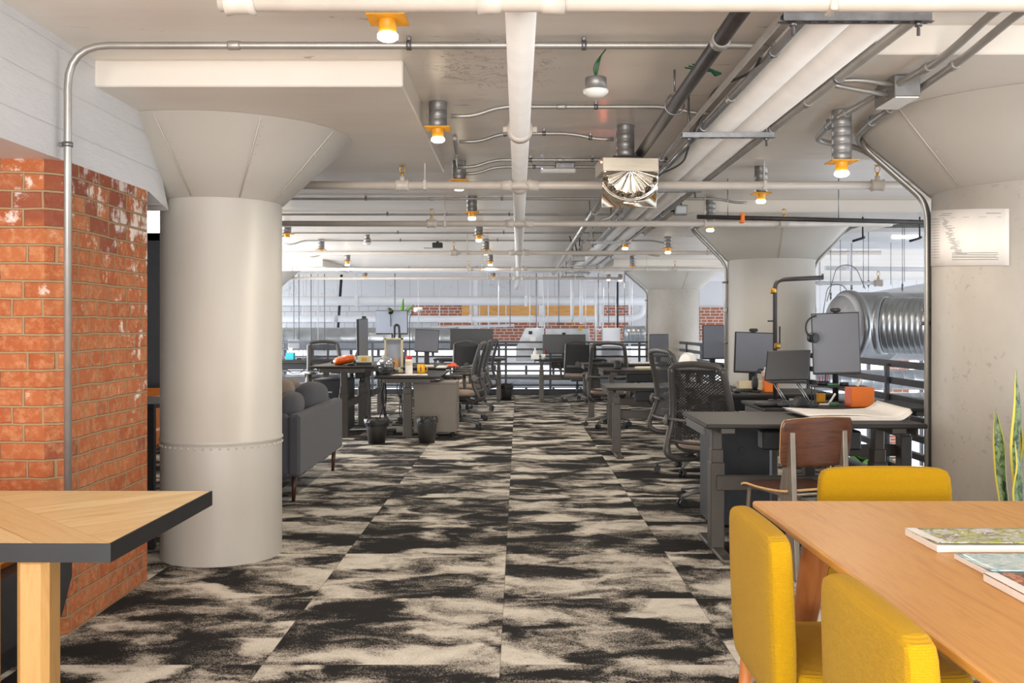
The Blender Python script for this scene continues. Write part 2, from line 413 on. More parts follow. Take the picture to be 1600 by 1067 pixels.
LEATHER = mat('tan_leather', rgb(206, 116, 36), .42, noise=.12, nscale=9, bump=.25, bscale=240)

EMT = mat('galvanised_conduit', rgb(168, 165, 160), .42, .6, noise=.12, nscale=6)
STEEL = mat('galvanised_sheet', rgb(168, 172, 176), .34, .85, noise=.14, nscale=5)
STRUT = mat('strut_steel', rgb(130, 130, 132), .38, .85, noise=.15, nscale=30)
CANM = mat('junction_can_steel', rgb(140, 138, 136), .45, .6, noise=.15, nscale=18)
MIRROR = mat('polished_reflector', rgb(222, 214, 200), .12, 1.0)
BRUSH = mat('brushed_steel', rgb(196, 184, 166), .35, .8, noise=.1, nscale=60, stretch=(.2, 1, 8))
WPIPE = mat('white_pipe_paint', rgb(218, 214, 209), .36, noise=.05, nscale=6, bump=.05, bscale=30)
CPIPE = mat('cream_pipe_paint', rgb(200, 190, 179), .4, noise=.06, nscale=9)
BLACKPIPE = mat('black_iron_pipe', rgb(62, 58, 58), .5, .3, noise=.3, nscale=9)
BLACK = mat('black_plastic', rgb(34, 34, 36), .5, noise=.1, nscale=30)
BLACKM = mat('black_steel', rgb(48, 49, 53), .45, .3, noise=.12, nscale=14)
EDGEM = mat('black_edge_steel', rgb(26, 26, 28), .5, .2, noise=.15, nscale=12)
CHAIRST = mat('dark_brushed_steel', rgb(150, 138, 124), .36, .6, noise=.12, nscale=50, stretch=(1, 1, .2))
AWHITE = mat('cool_white_pipe', rgb(226, 228, 233), .4, noise=.03, nscale=5)
RAILM = mat('railing_steel', rgb(74, 74, 78), .4, .5, noise=.1, nscale=8)
DESKTOP = mat('black_laminate', rgb(42, 39, 37), .5, noise=.08, nscale=30, spec=.3)
DESKLEG = mat('graphite_metal', rgb(80, 75, 70), .42, .35, noise=.06, nscale=12)
CAB = mat('taupe_steel_cabinet', rgb(128, 120, 110), .5, .1, noise=.04, nscale=8)
CHAIRP = mat('graphite_nylon', rgb(66, 63, 61), .42, noise=.06, nscale=30)
CHAIRG = mat('grey_nylon', rgb(104, 102, 100), .4, noise=.06, nscale=30)
MESHM = mat('black_mesh_weave', rgb(30, 29, 29), .7)
AMBER = mat('amber_plate', rgb(214, 150, 22), .4, noise=.06, nscale=20)
BULB = mat('lit_bulb', rgb(255, 240, 210), .3, emit=(1.0, .88, .66, 1), estr=7.0)
WHITEP = mat('white_plastic', rgb(232, 230, 226), .4, noise=.03, nscale=20)
PAPER = mat('white_paper', rgb(232, 226, 220), .7, noise=.03, nscale=12)
INK = mat('grey_print', rgb(70, 72, 80), .8)
INKR = mat('red_print', rgb(170, 120, 116), .8)
SCREEN = mat('screen_off_painted_reflection', rgb(104, 107, 116), .42, noise=.05, nscale=3)  # reflection of white surroundings on dark screens, put into the base colour
SCREEND = mat('dark_screen_off', rgb(42, 41, 42), .35, noise=.05, nscale=3)
SCREENL = mat('pale_screen', rgb(176, 186, 204), .35, noise=.05, nscale=3)  # paler tone stands in for bright surroundings mirrored in the monitor
ORANGE = mat('orange_card', rgb(240, 122, 34), .5, noise=.03, nscale=9)
ORANGEG = mat('orange_gloss', rgb(214, 92, 18), .15, coat=.6, noise=.06, nscale=6)
ORED = mat('orange_side_card', rgb(216, 92, 34), .5, noise=.03, nscale=9)
TEAL = mat('teal_card', rgb(22, 160, 176), .5, noise=.03, nscale=9)
REDP = mat('red_plastic', rgb(206, 48, 36), .4, noise=.03, nscale=9)
YELP = mat('yellow_ceramic', rgb(240, 178, 20), .3, noise=.03, nscale=9)
CREAM = mat('cream_plastic', rgb(222, 210, 176), .45, noise=.04, nscale=12)
GREENB = mat('green_card', rgb(70, 120, 84), .5, noise=.05, nscale=12)
GREENW = mat('green_wire', rgb(24, 92, 60), .5, noise=.05, nscale=20)
BRASS = mat('brass', rgb(206, 160, 66), .3, .8, noise=.1, nscale=20)
GOLDW = mat('yellow_valve', rgb(214, 172, 30), .4, noise=.1, nscale=20)
BINP = mat('bin_plastic', rgb(56, 53, 51), .5, noise=.06, nscale=30)
LINER = mat('black_bin_liner', rgb(44, 43, 44), .25, noise=.2, nscale=20, bump=.9, bscale=45)
SILVER = mat('silver_helmet_paint', rgb(176, 178, 182), .22, .7, noise=.1, nscale=10)
PLASTER = mat('white_atrium_paint', rgb(214, 215, 220), .5, noise=.03, nscale=1.5, bump=.05, bscale=8)
k = NT('boarded_white_wall', .5); o_ = k.sep(k.obj())
fz = k.math('FRACT', k.math('DIVIDE', k.math('ADD', o_[0], k.math('MULTIPLY', o_[2], .0)), .62))
ln = k.mr(k.math('ABSOLUTE', k.math('SUBTRACT', fz, .5)), 0, .022, 1, 0)
cr = k.mr(k.math('ABSOLUTE', k.math('SUBTRACT', k.noise(k.obj(), 1.1, 5, .6, .6), .5)), 0, .004, .5, 0)
k.col(k.mix(k.math('MAXIMUM', k.math('MULTIPLY', ln, .45), cr), k.mix(k.noise(k.obj(), .7, 4), rgb(206, 208, 213), rgb(218, 219, 223)), rgb(120, 122, 128))); FARWALL = k.m
LOWFLOOR = mat('pale_lower_floor', rgb(196, 198, 204), .4, noise=.05, nscale=2)
GLOW = mat('daylit_pane', rgb(240, 244, 250), .3, emit=(.90, .95, 1.0, 1), estr=.85)
TUBE = mat('lit_diffuser', rgb(245, 245, 245), .4, emit=(1, .98, .95, 1), estr=1.2)
REDLED = mat('red_indicator', rgb(255, 60, 40), .3, emit=(1, .12, .06, 1), estr=12)
BLUELED = mat('blue_indicator', rgb(120, 150, 255), .3, emit=(.25, .35, 1, 1), estr=6)
LEAF = mat('leaf_green', rgb(92, 142, 52), .45, noise=.25, nscale=16)
SOIL = mat('soil', rgb(52, 42, 36), .95, noise=.2, nscale=40)
POTM = mat('grey_planter', rgb(92, 92, 94), .6, noise=.06, nscale=9)
k = NT('snake_leaf', .45); o = k.sep(k.obj()); uvn = k.t.nodes.new('ShaderNodeUVMap').outputs[0]
us = k.sep(uvn)
band = k.noise(k.com(k.math('MULTIPLY', us[0], 2.5), k.math('MULTIPLY', us[1], 26.0), 0.0), 1.0, 4, .6, 1.2)
c = k.ramp(band, [(.40, rgb(34, 60, 36)), (.56, rgb(112, 136, 82))])
eg = k.math('ABSOLUTE', k.math('SUBTRACT', us[0], .5))
c = k.mix(k.mr(eg, .36, .40, 0, 1), c, rgb(214, 196, 74)); k.col(c); SNAKE = k.m
def cover(name, cols, sc_=9):
    k = NT(name, .28); n = k.noise(k.obj(), sc_, 3, .5, 2.5)
    st = [(i/(len(cols))*.55+.25, c) for i, c in enumerate(cols)]
    k.col(k.ramp(n, st, 'CONSTANT')); return k.m
COV1 = cover('garden_cover', [rgb(92, 96, 84), rgb(226, 224, 222), rgb(196, 194, 198), rgb(178, 186, 70), rgb(120, 112, 120), rgb(232, 230, 228), rgb(150, 70, 44)], 15)
COV2 = cover('sky_cover', [rgb(112, 150, 160), rgb(164, 196, 204), rgb(190, 208, 210), rgb(222, 224, 222), rgb(132, 170, 184)], 18)
COV3 = cover('swirl_cover', [rgb(92, 40, 26), rgb(150, 72, 44), rgb(84, 36, 24), rgb(206, 122, 76), rgb(112, 48, 30), rgb(232, 170, 130)], 10)
# ------------------------------------------------------------------ the setting
struct(MB().b2(-6.0, 3.12, -2.6, 18.75, -.25, 0).build('floor', CARPET))
struct(MB().b2(-8, 13, -2.6, 25.2, 2.5, 2.75).build('ceiling', CEIL))
struct(MB().b2(-8, 13, 18.75, 25.2, -4.0, -3.8).b2(3.12, 13, -2.6, 18.75, -4.0, -3.8).build('floor_lower', LOWFLOOR))
# far wall of the atrium with rows of daylit windows low down
mb = MB(); wy0, wy1 = 25.0, 25.2
wins = [(-7.4, -4.6), (-4.3, -1.5), (-1.2, 1.6), (1.9, 4.7), (5.0, 7.4), (7.7, 9.45), (10.0, 11.5)]
mb.b2(-8, 13, wy0, wy1, .85, 2.5); mb.b2(-8, 13, wy0, wy1, -4, -2.4)
xs = [-8]+[x for p_ in wins for x in p_]+[13]
for a, b in zip(xs[::2], xs[1::2]): mb.b2(a, b, wy0, wy1, -2.4, .85)
struct(mb.build('wall_far', FARWALL))
for i, (a, b) in enumerate(wins):
    wn = MB()
    for t in range(5): xx = a+(b-a)*t/4; wn.b2(xx-.03, xx+.03, 24.98, 25.1, -2.4, .85)
    for zz in (-2.37, -1.3, -.25, .82): wn.b2(a, b, 24.985, 25.095, zz-.03, zz+.03)
    f_ = struct(wn.build('window_%d' % (i+1), RAILM))
    MB().b2(a, b, 25.1, 25.12, -2.4, .85).build('window_pane', GLOW, f_)
# brick and painted-brick patches in the far wall
struct(MB().b2(-8, -1.62, 24.96, 25.0, .88, 1.84).build('wall_far_white_brick', BRICKW))
struct(MB().b2(-2.75, -2.02, 24.93, 24.97, 1.45, 1.84).b2(-2.05, 2.9, 24.93, 24.99, .9, 1.84).build('wall_far_brick', BRICKF))
struct(MB().b2(4.65, 5.25, 24.93, 24.99, .95, 1.80).b2(9.5, 10.0, 24.93, 24.99, -2.2, .6).build('wall_far_brick_pier', BRICKF))
struct(MB().b2(-1.45, 2.0, 24.88, 24.93, 1.52, 1.86).build('wall_far_plywood', PLY))
struct(MB().b2(-8.2, -8, 18.75, 25.2, -4, 2.5).build('wall_atrium', PLASTER))
struct(MB().b2(3.02, 3.12, -2.6, 18.7, -3.8, -.25).b2(-8, 3.12, 18.7, 18.75, -3.8, -.25).build('wall_lower', PLASTER))
struct(MB().b2(13, 13.2, -2.6, 25.2, -4, -1.9).b2(13, 13.2, -2.6, 25.2, 2.3, 2.5).build('wall_right', PLASTER))
# side of the room beyond the brick pier
struct(MB().b2(-6.2, -6.0, -2.6, 10.2, 0, 2.5).b2(-6.2, -6, 10.2, 18.75, 0, .15).b2(-6.2, -6, 10.2, 18.75, 2.3, 2.5).build('wall_left', WALLW))
struct(MB().b2(-6, -4.0, 10.2, 10.35, 0, 2.5).build('wall_glazed_end', WALLW))
f_ = struct(MB().b2(-3.95, -3.72, 10.2, 10.3, 0, 2.28).b2(-3.62, -3.57, 10.2, 10.3, 0, 2.28).b2(-3.40, -3.36, 10.2, 10.3, 0, 2.28).b2(-4, -3.36, 10.2, 10.3, 2.2, 2.28).build('door_1', BLACKM))
MB().b2(-3.72, -3.40, 10.24, 10.26, 0, 2.2).build('door_pane', mat('pale_blind', rgb(206, 212, 222), .5, noise=.04, nscale=3), f_)

# brick pier with a chamfered corner, painted lintel wall above it
pier = [(-2.75, 4.03), (-1.965, 4.03), (-1.9, 4.10), (-1.9, 4.98), (-2.75, 4.98)]
struct(MB().prism(pier, 0, 1.995).build('wall_brick', BRICK))
mb = MB().b2(-2.35, -1.905, -2.6, 5.02, 1.995, 2.5)
mb.add([(-2.35, 5.02, 1.995), (-1.905, 5.02, 1.995), (-1.905, 5.30, 1.93), (-2.35, 5.30, 1.93), (-2.35, 5.02, 2.4), (-1.905, 5.02, 2.4), (-1.905, 4.95, 2.4), (-2.35, 4.95, 2.4)],
       [(0, 1, 2, 3), (1, 5, 2), (0, 3, 4), (2, 5, 4, 3)])
struct(mb.build('wall_lintel', WALLW))
struct(MB().b2(-3.6, -3.4, -2.6, 4.98, 0, 2.5).build('wall_niche', WALLW))
# drop panels of the slab over each column
def drop(n, x0, x1, y0, y1):
    mb = MB().box(((x0+x1)/2, (y0+y1)/2, 2.44), (x1-x0, y1-y0, .12), .006)
    struct(mb.build('ceiling_panel_%d' % n, PANEL))
drop(1, -2.6, -.52, 4.38, 6.84); drop(2, 1.42, 4.1, 3.86, 6.30); drop(3, 1.5, 4.0, 9.2, 11.65)
drop(4, 1.7, 4.3, 17.4, 20.0); drop(5, -6.4, -3.5, 17.4, 20.0)
struct(MB().box((0, 20.3, 2.46), (8, .35, .08), .01).b2(1.5, 6.5, 21.6, 22.0, 2.3, 2.5).build('ceiling_beam', PLASTER))
# glass-free window wall behind the viewer
mb = MB().b2(-6, 13, -2.75, -2.6, 0, .15).b2(-6, 13, -2.75, -2.6, 2.42, 2.5)
for i in range(5): mb.b2(-5.9+2.2*i-.06, -5.9+2.2*i+.06, -2.75, -2.6, .15, 2.42)
struct(mb.build('window_8', BLACKM))

# ------------------------------------------------------------------ columns
def column(label, x, y, r, r2, m_sh, m_cap, ring=False, zj=2.0, zt=2.38, seams=(), rough=0):
    t = thing('concrete_column', label, 'column', (x, y, 0)); t['kind'] = 'thing'
    pr = [(r, 0), (r, .64)]
    if ring: pr += [(r, .655), (r+.006, .66), (r+.006, .672), (r, .674)]
    pr += [(r, zj-.02), (r-.004, zj)]
    mb = MB().lathe(pr, seg=72)
    if ring:
        for i in range(48):
            a = 2*PI*i/48
            mb.blob(((r+.001)*math.cos(a), (r+.001)*math.sin(a), .637), (.013, .013, .013), 2, 8, 6)
            mb.blob(((r-.003)*math.cos(a+.03), (r-.003)*math.sin(a+.03), zj-.035), (.008, .008, .008), 2, 6, 4)
    mb.build('shaft', m_sh, t)
    cp = MB().lathe([(r-.03, zj-.005), (r+.012, zj+.004), (r+(r2-r)*.5, zj+(zt-zj)*.5), (r2-.012, zt-.012), (r2, zt-.001)], seg=72)
    for a in seams:
        a = math.radians(a); d = Vector((math.cos(a), math.sin(a), 0)); e = Vector((-d.y, d.x, 0))
        p0 = d*(r+.016)+Vector((0, 0, zj+.004)); p1 = d*(r2-.008)+Vector((0, 0, zt-.012))
        cp.tube([p0, p1], .0035, 6)
        for i in range(1, 9):
            q = p0.lerp(p1, i/9)+e*.022; cp.blob(q, (.008, .008, .008), 2, 6, 4)
    cp.build('capital', m_cap, t)
    return t
column('white steel-jacketed column with rivets beside the brick pier', -1.70, 5.58, .335, .735, JACKET, CAPP, True, seams=(-58, -100, -20, 40, 160))
column('rough painted column by the snake plant, printed chart taped on it', 2.74, 5.10, .53, .93, CONC, CAPP, zj=2.005, seams=(-108, -160, 100))
column('smooth pale column with a conduit running down each side', 2.70, 10.4, .455, .83, COLP, CAPP, seams=(-95, -20))
column('pitted white column standing in the railing corner by the atrium', 2.98, 18.72, .49, .93, CONC, CAPP, seams=(-80,))
column('white column at the atrium edge mostly hidden behind the riveted one', -5.1, 18.7, .46, .88, COLP, CAPP)

# printed chart curved round the rough column
cx, cy, cr = 2.74, 5.10, .533
def onc(u, v, d=0.0):
    a = math.radians(162+u*65); zt_ = 1.925-.055*u; zb_ = 1.625-.03*u
    return (cx+(cr+d)*math.cos(a), cy+(cr+d)*math.sin(a), zb_+(zt_-zb_)*v)
sheet = MB().grid(lambda u, v: onc(u, v, .001), 24, 2).build('paper_chart', PAPER, sol=.0012)
tag(sheet, 'white printed schedule chart taped round the rough column', 'chart')
pm = MB(); pr_ = MB()
def ink(mb, u0, u1, v, h=.006): mb.grid(lambda u, q: onc(u0+(u1-u0)*u, v+h*(q-.5), .0028), 6, 1)
for i in range(15): ink(pr_ if i in (3, 4, 5, 9, 13, 14) else pm, .04, .30, .84-i*.049, .0045)
for cu in (.15, .18, .21, .25): pm.grid(lambda u, q: onc(cu+.002*u, .1+.74*q, .0028), 1, 1)
ink(pm, .04, .94, .855, .004); ink(pm, .82, .94, .92, .008); ink(pm, .28, .46, .9, .006); ink(pm, .34, .48, .93, .006)
for i in range(34):
    c0 = .36+.16*(i/34)+R.uniform(-.04, .03)
    ink(pm, c0, c0+R.uniform(.04, .12), .82-i*.0185, .006)
for vv in (.225, .195, .165, .14, .105): ink(pm, .48, .9+R.uniform(0, .03), vv, .007)
pm.build('printed_lines', INK, sheet); pr_.build('printed_red_lines', INKR, sheet)

# ------------------------------------------------------------------ conduits and pipes under the ceiling
def conduit(label, pts, r=.0125, m=EMT, fil=.12, clips=(), name='conduit', cat='conduit', seg=10, couplers=()):
    t = thing(name, label, cat, (0, 0, 0))
    pp = fillet(pts, fil) if len(pts) > 2 else [Vector(p) for p in pts]
    MB().tube(pp, r, seg).build('pipe', m, t)
    def at(f):
        L_ = [(pp[i+1]-pp[i]).length for i in range(len(pp)-1)]; s_ = f*sum(L_)
        for i, l in enumerate(L_):
            if s_ <= l: return pp[i].lerp(pp[i+1], s_/l), (pp[i+1]-pp[i]).normalized()
            s_ -= l
        return pp[-1], (pp[-1]-pp[-2]).normalized()
    for f in clips:
        q, d = at(f); mb = MB().tube([q-d*.010, q+d*.010], r*1.32, seg)
        e = Vector((0, 0, 1)) if abs(d.z) < .6 else Vector((-1, 0, 0))
        mb.box(q+e*r*1.7, (.018, .018, .018), .003); mb.build('clip', STRUT, t)
    for f in couplers:
        q, d = at(f); MB().tube([q-d*.026, q-d*.018, q+d*.018, q+d*.026], [r*1.12, r*1.28, r*1.28, r*1.12], seg).build('coupling', EMT, t)
    return t
conduit('grey conduit rising up the brick pier and bending across the ceiling to the ducts',
        [(-1.862, 4.02, 0.40), (-1.862, 4.02, 2.461), (.93, 4.02, 2.461), (1.03, 4.02, 2.455), (1.09, 4.3, 2.44)], .0155, fil=.17, clips=(.32, .66, .74, .80), couplers=(.52,))
zc = 2.474
cross = [
 (-.36, 1.05, 5.20, 'grey conduit from the can light beside the white main pipe to the ducts'),
 (-.36, .58, 5.92, 'grey conduit feeding the can above the ribbed reflector fixture'),
 (-.43, 1.3, 6.86, 'thin grey conduit just behind the reflector fixture'),
 (-.43, 1.4, 7.16, 'thin grey conduit with a kink at the second small can light'),
 (-2.9, 2.1, 8.95, 'thin grey conduit running to the third can light of the long row'),
 (-2.9, 2.2, 10.2, 'thin grey conduit with three ceiling clips past the third can light'),
 (-3.1, 2.2, 12.2, 'thin grey conduit behind the third sprinkler pipe'),
 (-3.2, 2.1, 13.3, 'thin grey conduit at the round smoke detector can'),
 (-3.4, 2.3, 15.7, 'thin grey conduit ahead of the far sprinkler pipe'),
 (-3.8, 1.6, 19.4, 'thin grey conduit along the ceiling near the atrium edge')]
for a, b, y, lb in cross:
    conduit(lb, [(a, y, zc-.05), (a+.12, y, zc-.05), (a+.26, y, zc), (b-.26, y, zc), (b-.1, y, zc-.035), (b, y, zc-.035)], .0115, fil=.09, clips=(.3, .55, .85), couplers=(.42,))
conduit('dark steel conduit angled to the second can light', [(-.40, 6.1, 2.478), (-.43, 7.0, 2.44)], .012, clips=(.5,))
# conduits along the rough column
for i, (a, lb) in enumerate(((146, 'grey conduit over the junction box and down the rough column, outermost'), (152, 'grey conduit from the ceiling panel down the rough column, middle one'), (158, 'thin grey conduit against the rough column under its capital'))):
    a = math.radians(a); d = Vector((math.cos(a), math.sin(a), 0)); c0 = Vector((2.74, 5.10, 0)); r_ = .016 if i < 2 else .011
    q = lambda rr, z: tuple(c0+d*rr+Vector((0, 0, z)))
    down = [q(.90, 2.325), q(.575, 2.0), q(.553, 1.9), q(.553, 0.0)]
    if i == 0: pts = [(1.77, 3.3, 2.46), (1.73, 3.5, 2.45), (1.65, 3.79, 2.34), (1.59, 4.9, 2.34), (1.66, 5.45, 2.34)]+down
    elif i == 1: pts = [(1.86, 3.3, 2.455), (1.82, 3.5, 2.445), (1.73, 3.79, 2.34), (1.80, 5.0, 2.34), (1.86, 5.35, 2.34)]+down
    else: pts = [(1.9, 5.25, 2.35)]+down
    conduit(lb, pts, r_, fil=.12, clips=(.22, .36, .72, .9) if i < 2 else (.8,), couplers=(.13, .3) if i < 2 else ())
for c0, rr, cr2, a, lb in (((2.70, 10.4), .455, .83, 176, 'grey conduit down the side of the smooth column facing the aisle'), ((2.70, 10.4), .455, .83, 4, 'grey conduit down the side of the smooth column facing the atrium'), ((2.98, 18.72), .49, .93, 178, 'grey conduit following the capital of the far pitted column')):
    a = math.radians(a); d = Vector((math.cos(a), math.sin(a), 0)); o_ = Vector((*c0, 0))
    q = lambda r_, z: tuple(o_+d*r_+Vector((0, 0, z)))
    pts = [tuple(o_+d*(cr2+.02)+Vector((0, -.5, 2.352))), q(cr2+.02, 2.352), q(rr+.055, 2.0), q(rr+.022, 1.92), q(rr+.022, 0)]
    conduit(lb, pts, .018, fil=.1, clips=(.4, .62, .8), couplers=(.5,))

# the white sprinkler main and its branches
MAINX, MAINZ, BZ = .008, 2.31, 2.235
t = thing('sprinkler_main_pipe', 'thick white sprinkler main pipe running the length of the ceiling', 'pipe')
mb = MB().tube(fillet([(MAINX, 1.2, MAINZ), (MAINX, 21.2, MAINZ), (MAINX-.05, 21.6, MAINZ-.12), (MAINX-.05, 21.9, MAINZ-.14)], .15), .051, 24)
mb.build('pipe', WPIPE, t)
for y in (5.0, 6.95, 9.4, 13.0, 16.5):
    mb = MB().tube([(MAINX, y-.035, MAINZ), (MAINX, y-.03, MAINZ), (MAINX, y+.03, MAINZ), (MAINX, y+.035, MAINZ)], [.054, .066, .066, .054], 24)
    mb.box((MAINX-.07, y, MAINZ), (.036, .04, .03), .005).box((MAINX+.07, y, MAINZ), (.036, .04, .03), .005)
    mb.build('coupling', CPIPE, t)
for y in (4.2, 7.9, 11.5, 15.2, 19.0): MB().cyl((MAINX, y, MAINZ+.04), (MAINX, y, 2.5), .007, seg=8).build('hanger_rod', STRUT, t)

def sprinkler(mb_t, x, y, z):
    """a tee with an upright sprinkler head"""
    mb = MB().tube([(x-.045, y, z), (x-.04, y, z), (x-.022, y, z), (x+.022, y, z), (x+.04, y, z), (x+.045, y, z)], [.03, .041, .036, .036, .041, .03], 14)
    mb.cyl((x, y, z), (x, y, z+.062), .021, .017, 12).build('tee', CPIPE, mb_t); tee_ = kids(mb_t)[-1]
    h = MB().cyl((x, y, z+.06), (x, y, z+.085), .012, .008, 10)
    h.tube([(x-.006, y, z+.083), (x-.017, y, z+.10), (x-.017, y, z+.115), (x, y, z+.13)], .003, 6)
    h.tube([(x+.006, y, z+.083), (x+.017, y, z+.10), (x+.017, y, z+.115), (x, y, z+.13)], .003, 6)
    h.cyl((x, y, z+.13), (x, y, z+.134), .02, seg=12).build('sprinkler_head', BRASS, tee_)
def branch(label, y, x0, x1, heads, hangers, r=.028):
    t = thing('sprinkler_branch_pipe', label, 'pipe')
    MB().tube([(x0, y, BZ), (x1, y, BZ)], r, 16).build('pipe', CPIPE, t)
    for s_ in (-1, 1):
        MB().tube([(MAINX+s_*.05, y, BZ+.02), (MAINX+s_*.075, y, BZ), (MAINX+s_*.125, y, BZ)], [.034, .037, .037], 14).build('tee', CPIPE, t)
    for x in heads: sprinkler(t, x, y, BZ)
    for x in hangers:
        mb = MB().box((x, y, BZ), (.022, 2.3*r, 2.3*r), .004); mb.cyl((x, y, BZ+r), (x, y, 2.5), .005, seg=8); mb.build('hanger', CPIPE, t)
branch('cream sprinkler pipe nearest the entrance, crossing above the first light', 2.80, -.86, 4.0, (-.8,), (.9, 2.4), .029)
branch('cream sprinkler pipe running behind the reflector fixture', 6.45, -2.1, 3.0, (-.77, 2.38), (-.62, 1.63), .028)
branch('cream sprinkler pipe crossing just below the third can light', 8.86, -2.6, 3.4, (-.79, 2.42), (-.67, 1.7), .027)
branch('cream sprinkler pipe third beyond the reflector fixture', 12.35, -3.2, 4.6, (-.82,), (-.65, 2.4), .026)
branch('cream sprinkler pipe by the capital of the far pitted column', 15.9, -4.0, 4.4, (-.81, 2.56), (-.6, 2.1, -3.7), .026)
branch('cream sprinkler pipe along the atrium edge', 18.9, -4.6, 2.0, (), (-.6, 1.1), .024)

# trapeze-hung pair of white ducts
t = thing('twin_white_pipe', 'pair of fat white pipes side by side on steel trapeze hangers', 'pipe')
DX = (1.065, 1.222); DZ = 2.372; TW = (.84, 1.31)
for x in DX: MB().tube([(x, 1.5, DZ), (x, 19.4, DZ)], .075, 28).build('pipe', WPIPE, t)
for i, y in enumerate((3.10, 5.0, 7.02, 9.2, 11.4, 13.4, 15.8, 17.8, 19.2)):
    mb = MB(); x0, x1 = TW
    mb.b2(x0, x1, y-.02, y+.02, DZ-.082, DZ-.078).b2(x0, x1, y-.021, y-.018, DZ-.102, DZ-.078).b2(x0, x1, y+.018, y+.021, DZ-.102, DZ-.078)
    mb.b2(x0, x1, y-.02, y-.010, DZ-.103, DZ-.100).b2(x0, x1, y+.010, y+.02, DZ-.103, DZ-.100)
    n_ = 9
    for q in range(n_+1):
        xx = x0+(x1-x0)*q/n_; mb.b2(xx-.011, xx+.011, y-.011, y+.011, DZ-.103, DZ-.100)
    for xx in (x0+.035, x1-.035):
        mb.cyl((xx, y, DZ-.145), (xx, y, 2.499), .006, seg=8); mb.cyl((xx, y, DZ-.116), (xx, y, DZ-.103), .013, seg=6)
    mb.build('trapeze', STRUT, t)
conduit('bright steel conduit clipped beside the twin white pipes, aisle side', [(.945, 1.5, 2.315), (.945, 12.0, 2.315)], .016, STEEL, clips=(.2, .33, .52, .7), couplers=(.27, .45))
conduit('dark steel conduit along the far side of the twin white pipes', [(1.335, 1.5, 2.335), (1.335, 16.5, 2.335)], .019, EMT, clips=(.17, .24, .5), couplers=(.2,))
conduit('thin steel conduit tucked under the twin pipes', [(.86, 1.5, 2.31), (.86, 9.0, 2.31), (.80, 9.4, 2.33), (.80, 16, 2.33)], .013, EMT, clips=(.3,))
conduit('loose black cable draped along the twin white pipes', [(.90, 3.6, 2.30), (.96, 4.0, 2.34), (.87, 4.3, 2.36), (.9, 5.0, 2.30), (1.0, 5.9, 2.288), (.87, 6.6, 2.29), (.84, 7.6, 2.3)], .006, BLACK, fil=.2, name='cable', cat='cable')
conduit('black iron pipe running along the ceiling beside the twin white pipes', [(.73, 1.5, 2.335), (.73, 6.3, 2.335)], .029, BLACKPIPE, couplers=(.42,), name='iron_pipe', cat='pipe', seg=16)
conduit('steel pipe continuing beyond the reflector fixture', [(.68, 7.3, 2.33), (.68, 19.0, 2.33)], .030, EMT, couplers=(.12, .3, .5), name='iron_pipe', cat='pipe', seg=16)
conduit('long black flat cable run behind the small ceiling light over the aisle', [(1.45, 7.9, 2.19), (3.6, 7.9, 2.14)], .018, BLACKPIPE, name='cable_run', cat='cable')
for x in (1.7, 2.6, 3.4): MB().cyl((x, 7.9, 2.17), (x, 7.9, 2.499), .004, seg=6).build('hanger_rod', STRUT, bpy.data.objects['cable_run'])
o_ = MB().b2(1.80, 1.83, 7.86, 7.94, 2.14, 2.22, .004).build('cable_tag', ORANGE); tag(o_, 'small orange clip on the black cable run', 'clip')
# pipe hangers of the iron pipe
for i, (x, y, lb) in enumerate(((.73, 4.55, 'ring hanger holding the black iron pipe'), (.68, 9.3, 'ring hanger holding the steel pipe'))):
    mb = MB().tube([(x+.045*math.cos(a*PI/8), y, 2.335+.045*math.sin(a*PI/8)) for a in range(17)], .004, 6)
    mb.tube([(x-.03, y, 2.37), (x, y, 2.41), (x+.03, y, 2.37)], .004, 6).cyl((x, y, 2.40), (x, y, 2.5), .005, seg=8)
    tag(mb.build('pipe_hanger', STRUT), lb, 'hanger')

# ------------------------------------------------------------------ can lights
def can_light(label, x, y, ztop=2.5, zp=2.36, group=None, lit=True, power=3.0, frm=.048):
    t = thing('ceiling_can_light', label, 'ceiling light', (x, y, 0), 0, group)
    n_ = max(2, round((ztop-zp)/.045)); prof = [(frm*.98, ztop)]
    for i in range(n_):
        z1 = ztop-(ztop-zp)*i/n_; z0 = ztop-(ztop-zp)*(i+1)/n_
        prof += [(frm, z1-.003), (frm, z0+.003), (frm*.94, z0+.001)]
    MB().lathe(prof, seg=24).build('can', CANM, t)
    MB().box((0, 0, zp-.003), (.134, .134, .006), .001).build('plate', AMBER, t)
    MB().lathe([(.031, zp-.005), (.031, zp-.055), (.027, zp-.055), (.027, zp-.03), (0, zp-.03)], seg=20).build('collar', AMBER, t)
    b = MB().lathe([(0, zp-.036), (.022, zp-.04), (.036, zp-.056), (.036, zp-.068), (.025, zp-.076), (0, zp-.078)], seg=20).build('bulb', BULB if lit else WHITEP, t)
    if lit:
        d = bpy.data.lights.new('bulb_light', 'SPOT'); d.energy = power; d.color = (1, .89, .74); d.shadow_soft_size = .05
        d.spot_size = math.radians(164); d.spot_blend = .6
        l = bpy.data.objects.new('bulb_light', d); C.objects.link(l); l.parent = t; l.location = (0, 0, zp-.10)
    return t
g_ = 'can lights in the row beside the white main pipe'
for i, (x, y) in enumerate(((-.45, 3.35), (-.43, 5.2), (-.43, 7.05), (-.43, 9.0), (-.46, 11.3), (-.45, 13.4), (-.46, 15.8), (-.53, 20.4))):
    can_light('can light with amber plate, %s in the row beside the white main pipe' % ORD[i], x, y, group=g_, power=26 if y < 19 else 5)
g_ = 'can lights over the desks on the sofa side'
